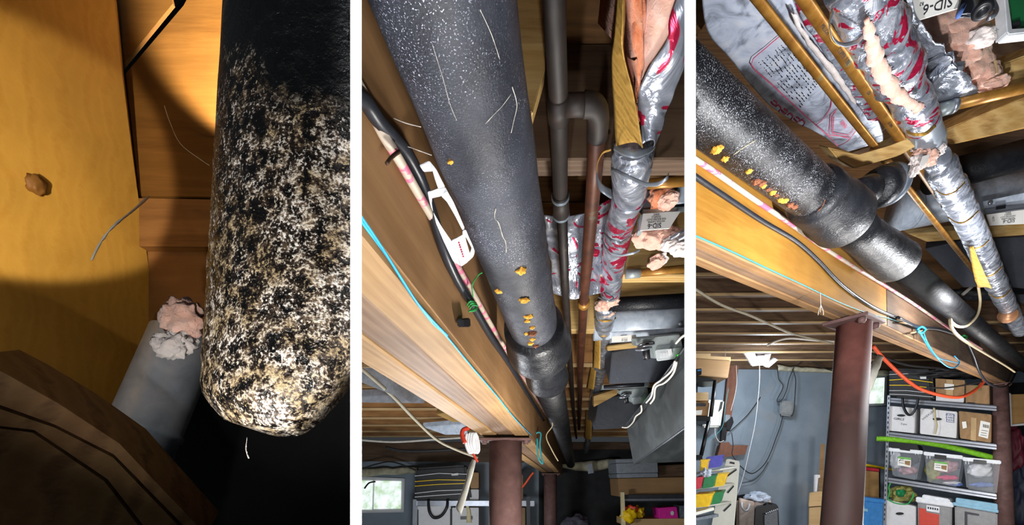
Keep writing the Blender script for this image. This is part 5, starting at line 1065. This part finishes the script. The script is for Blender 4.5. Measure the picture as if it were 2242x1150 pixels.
# bin rack
br_ = thing('bin_rack', 'white plastic bin rack with slotted side panel at the lower left of the right bay', 'rack', P(1590, 1100, 4.6))
pp('side_panel', [(1590, 1006), (1596, 1005), (1618, 1010), (1619, 1018), (1603, 1200), (1548, 1200), (1575, 1060)], (P(1600, 1080, 4.6), Vector((-.5, -.86, 0))), (.02, .03, 0), 'unit_white', br_, bevel=.005)
pp('hand_hole', [(1599, 1011), (1608, 1013), (1608, 1017), (1598, 1015)], (P(1600, 1080, 4.59), Vector((-.5, -.86, 0))), (.004, .004, 0), 'ink', br_)
for y, x0, x1 in ((1024, 1578, 1612), (1060, 1580, 1606), (1100, 1572, 1600)):
    tube('rail', [P(1500, y+16, 4.3), P(x1, y, 4.56)], .012, 'unit_white', br_, seg=8, n=1)
    pp('rail_shadow_slot', [(x0+12, y+18), (x1, y+3), (x1+1, y+6), (x0+14, y+21)], (P(1600, 1080, 4.585), Vector((-.5, -.86, 0))), (.004, .004, 0), 'ink', br_)
def binbox(pts, Y, mat, label, lip=3):
    t = thing('storage_bin', label, 'bin', P(*pts[2], Y), 'coloured bins on the white rack')
    (ax_, ay_), (bx, by), (cx_, cy_), (dx, dy) = pts
    n = Vector((-.35, -.9, -.1)).normalized(); pl = (P((ax_+cx_)/2, (ay_+cy_)/2, Y), n)
    pp('bin_body', pts, pl, (.10, .16, .02), mat, t, bevel=.008)
    pp('rim', [(ax_-1, ay_-1), (bx+2, by-1), (bx+1.5, by+lip), (ax_-1, ay_+lip)], (P((ax_+cx_)/2, (ay_+cy_)/2, Y-.02), n), (.12, .2, .02), mat, t, bevel=.004)
    return t
binbox([(1547, 1003), (1581, 998), (1578, 1022), (1543, 1027)], 4.35, 'violet_plastic', 'violet bin on the top rail of the white rack')
binbox([(1534, 1008), (1549, 1008), (1545, 1033), (1531, 1033)], 4.2, 'yellow_plastic', 'small yellow bin beside the violet bin')
binbox([(1524, 1047), (1538, 1045), (1533, 1070), (1512, 1074)], 4.15, 'red_plastic', 'red bin at the left end of the middle rail')
binbox([(1541, 1044), (1567, 1042), (1562, 1067), (1536, 1071)], 4.2, 'green_plastic', 'green bin between the red and yellow bins')
binbox([(1566, 1040), (1592, 1038), (1585, 1064), (1563, 1067)], 4.3, 'yellow_plastic', 'yellow bin at the right end of the middle rail')
binbox([(1524, 1084), (1560, 1082), (1552, 1110), (1516, 1112)], 4.1, 'yellow_plastic', 'large yellow bin on the bottom rail of the white rack')
binbox([(1560, 1080), (1584, 1078), (1577, 1103), (1554, 1106)], 4.2, 'green_plastic', 'green bin on the bottom rail of the white rack')
o = blob('crumpled_film', P(1546, 1036, 4.15), (.05, .04, .04), 'bag_film', None, 2, .5); tag(o, 'crumpled clear film above the green bin', 'film')
for i, (a, b) in enumerate([((1490, 1132), (1556, 1114)), ((1490, 1142), (1566, 1128))]):
    o = bar('rack_plank', P(*a, 3.9), P(*b, 4.1), .08, .03, 'galv_dull' if i else 'unit_white'); tag(o, ['white plank leaning below the bins', 'grey plank leaning below the bins'][i], 'plank')
# hamper, bag, amplifier, cartons by the column
hm = thing('laundry_hamper', 'pale pink cloth hamper with a rope handle before the blue grey wall', 'hamper', P(1650, 1150, 5.2))
pl = (P(1635, 1110, 5.2), Vector((-.45, -.9, 0)))
pp('front_panel', [(1619, 1092), (1652, 1099), (1650, 1230), (1617, 1230)], pl, (.15, .3, 0), 'hamper_cloth', hm, bevel=.01)
pp('side_panel', [(1652, 1099), (1689, 1088), (1687, 1230), (1650, 1230)], (P(1652, 1099, 5.24), Vector((.45, -.9, 0))), (-.1, .25, 0), 'hamper_cloth', hm, bevel=.01)
tube('rope_handle', [P(1624, 1101, 5.12), P(1625, 1112, 5.08), P(1631, 1119, 5.08), P(1638, 1116, 5.1), P(1641, 1104, 5.14)], .012, 'white_cloth', hm, seg=8)
o = blob('plastic_bag', P(1660, 1090, 5.3), (.14, .12, .07), 'bag_film', None, 5, .5, 2, 4, hi=.08); tag(o, 'bluish translucent bag heaped on top of the cloth hamper', 'bag')
o = pp('speaker_box', [(1605, 1088), (1632, 1083), (1640, 1090), (1618, 1092), (1616, 1200), (1603, 1200)], 5.5, (0, .2, 0), 'amp_black', bevel=.008); tag(o, 'black box hidden behind the cloth hamper', 'box')
am = thing('amplifier', 'black amplifier with silver knobs in front of the cloth hamper', 'amplifier', P(1680, 1150, 4.7))
pp('cabinet', [(1652, 1112), (1690, 1104), (1704, 1108), (1709, 1200), (1648, 1200)], 4.7, (0, .3, 0), 'amp_black', am, bevel=.012)
pp('grille', [(1674, 1129), (1702, 1118), (1705, 1200), (1675, 1200)], 4.685, (0, .02, 0), 'amp_grille', am)
tube('strap_handle', [P(1672, 1107, 4.75), P(1680, 1102, 4.72), P(1690, 1104, 4.75)], .012, 'amp_black', am, seg=8)
for k in range(7): lathe('knob', P(1676+k*4, 1124.5-k*1.5, 4.69), (0, -1, 0), [(0, .010), (.02, .009)], 'zinc', am, 10)
carton('column_carton', [(1772, 1080), (1800, 1076), (1800, 1108), (1770, 1110)], 4.9, (0, .2, 0), 'cardboard_light', 'upper pale carton stacked left of the near right column')
carton('column_carton', [(1771, 1112), (1800, 1110), (1800, 1220), (1769, 1220)], 4.9, (0, .2, 0), 'cardboard_light', 'lower pale carton stacked left of the near right column')
o = pp('picture_edge', [(1786, 1040), (1796, 1040), (1796, 1046), (1791, 1047), (1789, 1078), (1785, 1078)], 5.0, (0, .03, 0), 'white_plastic', bevel=.003); tag(o, 'white picture frame edge on the upper pale carton', 'frame')
o = pp('brown_post', [(1797, 972), (1806, 972), (1803, 1040), (1793, 1040), (1790, 1235), (1800, 1235)][:3]+[(1800, 1235), (1788, 1235), (1793, 1040)], 5.4, (0, .06, 0), 'cardboard'); tag(o, 'brown board standing behind the near right column', 'board')
# corkboard, blue tote, yellow batten
ck = thing('cork_board', 'framed cork board with red top standing behind the blue tote', 'board', P(1905, 1060, 5.4))
pp('frame', [(1878, 1020), (1928, 1026), (1929, 1230), (1876, 1230)], 5.42, (0, .03, 0), 'black_plastic', ck, bevel=.003)
pp('cork', [(1880, 1029), (1924, 1034), (1925, 1110), (1878, 1110)], 5.405, (0, .02, 0), 'cork_board', ck)
pp('red_band', [(1880, 1021), (1925, 1027), (1925, 1033), (1880, 1028)], 5.40, (0, .02, 0), 'red_plastic', ck)
o = tube('yellow_batten', [P(1870, 1014, 5.7), P(1960, 1030, 5.6)], .018, 'yellow_plastic', seg=8, n=1); tag(o, 'yellow batten leaning on the wall above the cork board', 'batten')
bt = thing('blue_tote', 'blue plastic tote between the near column and the steel rack', 'tote', P(1905, 1140, 5.0))
pp('tote_body', [(1874, 1092), (1934, 1100), (1930, 1230), (1872, 1230)], 5.0, (0, .35, 0), 'blue_plastic', bt, bevel=.012)
pp('rim', [(1870, 1087), (1938, 1095), (1937, 1103), (1870, 1095)], 4.97, (0, .4, 0), 'blue_plastic', bt, bevel=.008)
pp('label', [(1882, 1112), (1900, 1115), (1900, 1121), (1882, 1118)], 4.98, (0, .01, 0), 'blue_lid', bt)
# steel rack with boxes (its front runs diagonally to the room)
rn = Vector((-1.3, -1, 0)).normalized(); rp0 = P(1945, 960, 5.0)
def RP_(off=0): return (rp0+rn*off, rn)
rx = lambda d: -rn*d
rk = thing('steel_rack', 'grey slotted steel storage rack full of boxes in the right bay', 'shelf', P(1942, 1150, 5.0))
for nm, ya, yb, h_ in (('shelf_beam', 871, 890, 10), ('shelf_beam', 946, 974, 11), ('shelf_beam', 1046, 1083, 11)):
    pp(nm, [(1944, ya), (2182, yb), (2182, yb+h_), (1944, ya+h_)], RP_(.02), rx(.03), 'shelf_steel', rk, bevel=.004)
    pp('beam_groove', [(1944, ya+h_*.42), (2182, yb+h_*.42), (2182, yb+h_*.62), (1944, ya+h_*.6)], RP_(.023), rx(.002), 'dark_steel', rk)
    pp('shelf_board', [(1944, ya-1), (2182, yb-2), (2182, yb+2), (1944, ya+2)], RP_(.0), rx(.42), 'dark_steel', rk)
pp('upright', [(1943, 866), (1949, 866), (1944, 1010), (1938, 1220), (1931, 1220), (1938, 1010)], RP_(.03), rx(.05), 'zinc', rk)
for k in range(26):
    y = 870+k*10.6; x = 1946-(y-870)*.036; pp('slot', [(x-1.3, y), (x+1.1, y), (x+1, y+5), (x-1.4, y+5)], RP_(.032), rx(.003), 'ink', rk)
def bx3(name, pts, off, mat, label, group=None, depth=.33, bev=.006):
    t = thing(name, label, 'box', hit(*pts[-1], RP_(off)), group); pp('box_body', pts, RP_(off), rx(depth)+Vector((0, 0, .0)), mat, t, bevel=bev); return t
bg = thing('striped_bag', 'black striped zip bag on the top shelf of the steel rack', 'bag', hit(1990, 875, RP_()))
pp('bag_body', [(1946, 806), (2040, 808), (2046, 880), (1946, 872)], RP_(-.02), rx(.4), 'dark_cord', bg, bevel=.03)
for c, ys, w in (('yellow_plastic', (832, 829, 837), 1.6), ('yellow_plastic', (843, 843, 849), 1.6), ('white_cloth', (820, 818, 822), 1), ('white_cloth', (855, 855, 861), 1), ('white_cloth', (863, 864, 869), 1)):
    pp('stripe', [(1947, ys[0]), (1985, ys[1]), (2042, ys[2]), (2042, ys[2]+w), (1985, ys[1]+w), (1947, ys[0]+w)], RP_(.015), rx(.004), c, bg)
pp('bag_tag', [(2014, 825), (2028, 825), (2028, 830), (2015, 830)], RP_(.02), rx(.003), 'white_card', bg)
tube('carry_handle', [hit(x, y, RP_(.06)) for x, y in [(1976, 872), (1978, 890), (1985, 905), (1993, 909), (2001, 902), (2008, 885), (2010, 874)]], .013, 'black_plastic', bg, seg=8)
t = bx3('storage_box', [(2049, 830), (2112, 834), (2110, 885), (2049, 880)], -.03, 'white_card', 'white and brown taped carton on the top shelf right of the striped bag')
pp('carton_top', [(2048, 829), (2112, 833), (2111, 869), (2049, 866)], RP_(-.02), rx(.012), 'cardboard', t)
pp('tape', [(2072, 831), (2086, 832), (2087, 868), (2071, 867)], RP_(-.015), rx(.004), 'cardboard_light', t)
pp('paper_label', [(2068, 840), (2089, 842), (2088, 854), (2068, 853)], RP_(-.012), rx(.003), 'paper_label', t)
t = bx3('storage_box', [(2114, 843), (2166, 844), (2167, 890), (2114, 886)], -.03, 'cardboard', 'tan carton with a green mark on the top shelf of the steel rack')
pp('green_mark', [(2136, 844), (2146, 845), (2146, 855), (2136, 854)], RP_(-.02), rx(.004), 'green_print', t)
pp('print_mark', [(2118, 881), (2134, 882), (2134, 885), (2118, 884)], RP_(-.02), rx(.004), 'ink', t)
def hole(t, x, y, w=9, h=2.6, off=.0): pp('hand_hole', [(x+w*math.cos(a)*(1 if abs(math.cos(a)) > .3 else 1), y+h*math.sin(a)+x*0) for a in [k*PI/8 for k in range(16)]], RP_(off+.012), rx(.004), 'black_plastic', t)
t = bx3('storage_box', [(1948, 889), (2004, 894), (2002, 949), (1946, 943)], 0, 'white_card', 'white storage box with a hand hole at the left of the second shelf')
hole(t, 1973, 910)
for s, x, y, z_ in (('GIRLS', 1968, 918, 7), ('2 yrs', 1979, 929, 5)): tpl(s, RP_(.004), (x, y), (x+10, y+1.2), (x, y-10), z_, 'ink', t, 'handwriting')
t = bx3('storage_box', [(2015, 894), (2096, 902), (2094, 960), (2014, 950)], 0, 'white_card', 'white storage box reading place label here on the second shelf')
hole(t, 2052, 918, 10, 3)
pp('label_frame', [(2072, 905), (2089, 907), (2089, 926), (2072, 924)], RP_(.006), rx(.003), 'blue_ink', t); pp('label_field', [(2073, 906), (2088, 908), (2088, 925), (2073, 923)], RP_(.009), rx(.003), 'white_card', t)
for k, s in enumerate(['PLACE', 'LABEL', 'HERE']): tpl(s, RP_(.010), (2080.5, 909.5+k*5.6), (2090.5, 910.7+k*5.6), (2080.5, 899.5+k*5.6), 5.0, 'blue_ink', t)
tpl('SWEATERS', RP_(.004), (2033, 908), (2042, 901), (2036, 918), 6, 'ink', t, 'handwriting')
rb = [hit(x, y, RP_(.03)) for x, y in [(2045, 893), (2047, 905), (2048, 918), (2051, 930), (2049, 944), (2047, 951)]]
tube('ribbon', rb, .012, 'tan_strap', t, seg=8, flat=.25)
t = bx3('storage_box', [(2099, 900), (2171, 908), (2170, 970), (2102, 960)], 0, 'cardboard', 'brown carton with a shipping label at the right of the second shelf')
pp('shipping_label', [(2147, 921), (2168, 926), (2163, 961), (2142, 955)], RP_(.01), rx(.003), 'paper_label', t)
for k in range(7): pp('barcode_bar', [(2152+k*2, 929+k*.4), (2153+k*2, 929.2+k*.4), (2153+k*2, 936+k*.4), (2152+k*2, 935.8+k*.4)], RP_(.013), rx(.003), 'ink', t)
for x, y, w in ((2149, 942, 14), (2148, 947, 12), (2147, 952, 13)): pp('print_line', [(x, y), (x+w, y+2), (x+w, y+3), (x, y+1)], RP_(.013), rx(.003), 'ink', t)
pp('paper_label', [(2106, 924), (2115, 923), (2117, 937), (2108, 939)], RP_(.01), rx(.003), 'paper_label', t)
pp('tape', [(2126, 914), (2138, 916), (2137, 966), (2125, 964)], RP_(.006), rx(.002), 'cardboard_light', t)
# green rolled mat
gm = thing('rolled_mat', 'bright green rolled foam mat lying under the second shelf', 'mat', hit(1935, 962, RP_()))
tube('roll', [hit(1919, 961, RP_(.06)), hit(1960, 963, RP_(.02)), hit(2060, 975, RP_(-.1)), hit(2182, 1005, RP_(-.12))], .030, 'green_foam', gm, seg=20, n=3)
# clear totes
def tote(pts, off, label, latch, contents, mat='clear_tote', lidmat='white_lid', lbl_=None):
    t = thing('clear_tote', label, 'tote', hit(*pts[-1], RP_(off)), None)
    (ax_, ay_), (bx_, by_), (cx_, cy_), (dx_, dy_) = pts
    pp('tote_body', pts, RP_(off), rx(.30), mat, t, bevel=.012)
    pp('lid', [(ax_-2, ay_-5), (bx_+2, by_-5), (bx_+2, by_+3), (ax_-2, ay_+3)], RP_(off+.012), rx(.33), lidmat, t, bevel=.006)
    if latch: pp('latch', [(latch[0], latch[1]), (latch[2], latch[1]+3), (latch[2], latch[1]+12), (latch[0], latch[1]+9)], RP_(off+.024), rx(.02), 'black_plastic', t, bevel=.003)
    for x in (.06, .14, .80, .88): pp('rib', [(ax_+(bx_-ax_)*x, ay_+3), (ax_+(bx_-ax_)*x+1.2, ay_+3), (ax_+(bx_-ax_)*x+1.2, ay_+11), (ax_+(bx_-ax_)*x, ay_+11)], RP_(off+.008), rx(.008), 'white_lid', t)
    if lbl_:
        x, y = lbl_
        pp('product_label', [(x, y), (x+29, y+3), (x+28, y+24), (x-1, y+19)], RP_(off+.008), rx(.003), 'paper_label', t)
        pp('label_band', [(x, y), (x+29, y+3), (x+29, y+8), (x, y+4)], RP_(off+.011), rx(.003), 'tote_green_label', t)
        pp('label_picture', [(x+15, y+9), (x+27, y+10), (x+26, y+20), (x+15, y+17)], RP_(off+.011), rx(.003), 'cardboard', t)
        for k in range(2): pp('label_line', [(x+2, y+8+k*5), (x+13, y+9+k*5), (x+13, y+10+k*5), (x+2, y+9+k*5)], RP_(off+.011), rx(.002), 'ink', t)
    for i, (x, y, rx_, rz_, mt, lb_) in enumerate(contents):
        o = blob('folded_clothes', hit(x, y, RP_(off))-rn*.10, (rx_, .07, rz_), mt, None, i+x % 7, .45, 2.2, 3); tag(o, lb_, 'clothes')
    return t
tote([(1946, 985), (2018, 992), (2006, 1052), (1954, 1042)], .0, 'left clear tote on the third shelf with a dark lid', (1970, 976, 1992), [(1958, 1008, .03, .10, 'white_cloth', 'white cloth bundle inside the left clear tote'), (1985, 1030, .09, .055, 'mixed_cloth', 'mixed patterned clothes inside the left clear tote'), (1985, 1005, .10, .09, 'dark_cloth', 'dark clothes inside the left clear tote')], lbl_=(1966, 1000))
o = pp('dark_tray', [(1950, 968), (2008, 974), (2012, 986), (1950, 981)], RP_(.02), rx(.3), 'black_plastic', bevel=.006); tag(o, 'black ribbed tray on the lid of the left clear tote', 'tray')
tote([(2024, 994), (2106, 1003), (2096, 1067), (2030, 1056)], .0, 'middle clear tote on the third shelf filled with pink and patterned clothes', (2046, 995, 2072), [(2040, 1030, .05, .13, 'olive_cloth', 'olive striped clothes inside the middle clear tote'), (2072, 1022, .10, .07, 'mixed_cloth', 'mixed pink clothes inside the middle clear tote'), (2072, 1046, .09, .03, 'pink_cloth', 'bright pink clothes inside the middle clear tote'), (2080, 1058, .08, .02, 'white_cloth', 'white folded clothes at the bottom of the middle clear tote'), (2088, 1062, .03, .02, 'blue_cloth', 'blue folded cloth at the bottom of the middle clear tote')], lbl_=(2046, 1010))
tote([(2109, 1006), (2190, 1014), (2182, 1082), (2116, 1070)], .0, 'right clear tote on the third shelf with white and blue clothes', (2131, 1006, 2160), [(2145, 1030, .11, .08, 'white_cloth', 'white clothes inside the right clear tote'), (2150, 1062, .10, .03, 'blue_cloth', 'blue clothes inside the right clear tote')])
# bottom shelf
t = bx3('storage_box', [(1940, 1094), (2005, 1110), (2004, 1250), (1936, 1250)], .0, 'white_card', 'white open storage box at the bottom of the steel rack'); hole(t, 1970, 1125, 9, 3)
gb = thing('cloth_bag', 'green edged patterned cloth bag in the white box at the bottom', 'bag', hit(1975, 1100, RP_()))
blob('bag_body', hit(1975, 1082, RP_(-.14)), (.12, .10, .10), 'olive_cloth', gb, 3, .5, 2, 4)
tube('green_edge', [hit(x, y, RP_(-.0)) for x, y in [(1950, 1058), (1946, 1068), (1948, 1080), (1944, 1092), (1955, 1100), (1972, 1104), (1988, 1103), (1998, 1090), (2000, 1080)]], .008, 'green_twist', gb, seg=6)
blob('leaf_patch', hit(1972, 1080, RP_(-.03)), (.05, .03, .04), 'green_plastic', gb, 8, .5, 2, 3)
wt = thing('white_lid_tote', 'grey tote with a white lid and red contents at the bottom of the rack', 'tote', hit(2050, 1130, RP_()))
pp('tote_body', [(2009, 1098), (2084, 1110), (2082, 1250), (2010, 1250)], RP_(0), rx(.3), 'grey_tote', wt, bevel=.012)
pp('lid', [(2005, 1088), (2086, 1101), (2088, 1112), (2005, 1100)], RP_(.02), rx(.34), 'white_lid', wt, bevel=.008)
pp('lid_top', [(2020, 1083), (2078, 1093), (2082, 1102), (2018, 1092)], RP_(-.02), rx(.28), 'white_lid', wt, bevel=.008)
pp('latch', [(2028, 1106), (2057, 1111), (2057, 1124), (2028, 1119)], RP_(.02), rx(.02), 'white_lid', wt, bevel=.003)
for k in range(5): pp('latch_slot', [(2031+k*5, 1110+k*.8), (2034+k*5, 1110.6+k*.8), (2034+k*5, 1115+k*.8), (2031+k*5, 1114.4+k*.8)], RP_(.023), rx(.003), 'ink', wt)
pp('red_panel', [(2012, 1112), (2027, 1115), (2028, 1122), (2056, 1127), (2056, 1250), (2012, 1250)], RP_(.004), rx(.006), 'opener_red', wt)
gt_ = thing('grey_tote', 'grey tote with a blue stepped lid at the bottom right of the rack', 'tote', hit(2140, 1140, RP_()))
pp('tote_body', [(2090, 1108), (2184, 1124), (2182, 1250), (2092, 1250)], RP_(0), rx(.3), 'grey_tote', gt_, bevel=.012)
pp('lid', [(2086, 1100), (2186, 1117), (2186, 1124), (2086, 1107)], RP_(.02), rx(.3), 'blue_lid', gt_, bevel=.005)
pp('lid_top', [(2093, 1090), (2184, 1104), (2184, 1118), (2092, 1103)], RP_(-.01), rx(.28), 'blue_lid', gt_, bevel=.005)
pp('recess', [(2112, 1120), (2144, 1126), (2143, 1130), (2118, 1126), (2118, 1160), (2112, 1160)], RP_(.006), rx(.004), 'steel_dark', gt_)
# orange cord, cables and strap behind the column, right edge items
o = tpx('orange_extension_cable', [(1912, 758, 3.6), (1930, 780, 3.7), (1955, 805, 3.8), (1985, 832, 3.85), (2015, 852, 3.9), (2060, 866, 3.9), (2100, 870, 3.9), (2130, 858, 3.95), (2152, 838, 4.0), (2158, 820, 4.0)], .015, 'orange_cord', seg=8); tag(o, 'orange extension cord looping across the top of the steel rack', 'cord')
o = tpx('dark_cable', [(1904, 775, 3.9), (1940, 785, 4.0), (1990, 800, 4.1), (2060, 806, 4.2)], .012, 'dark_cord', seg=6); tag(o, 'dark cable under the joists above the striped bag', 'cable')
o = tpx('dark_cable', [(2030, 848, 3.95), (2065, 850, 3.95), (2110, 844, 3.95), (2150, 836, 3.95)], .008, 'dark_cord', seg=6); tag(o, 'thin black cable crossing the taped carton on the top shelf', 'cable')
hs = thing('hanging_strap', 'printed pale strap hanging behind the near right column', 'strap', P(1910, 830, 3.2))
ruled('strap_band', [(1922, 776, 3.2), (1908, 800, 3.15), (1902, 830, 3.15), (1896, 868, 3.2)], [(1934, 782, 3.2), (1926, 806, 3.15), (1914, 838, 3.15), (1900, 872, 3.2)], 'clear_plastic_grey', hs, 20, 4, (0, -.01, 0), .004)
o = blob('dark_tarp', P(2110, 818, 4.7), (.45, .15, .05), 'dark_cord', None, 3, .5, 3, 4); tag(o, 'dark crumpled sheet above the cartons of the steel rack', 'sheet')
fr = thing('leaning_frame', 'pale framed panel hanging right of the far column', 'frame', P(2225, 890, 4.2))
pp('frame', [(2208, 860), (2213, 862), (2216, 930), (2290, 922), (2290, 928), (2211, 934)], 4.5, (0, .03, 0), 'white_card', fr)
pp('panel', [(2213, 864), (2290, 862), (2290, 922), (2217, 930)], 4.52, (0, .02, 0), 'cork_board', fr)
o = blob('maroon_coat', P(2218, 985, 4.9), (.06, .1, .28), 'maroon_cloth', None, 4, .3); tag(o, 'maroon coat hanging right of the far column', 'coat')
o = blob('navy_bag', P(2226, 1090, 4.9), (.09, .12, .40), 'navy_cloth', None, 6, .35); tag(o, 'navy plastic garment bag at the right edge', 'bag')
o = pp('dark_backing', [(2185, 840), (2400, 830), (2400, 1300), (2185, 1300)], 5.6, (0, .05, 0), 'wall_dark'); tag(o, 'dark storage wall behind the coats at the right edge', 'wall')
clip_bays()
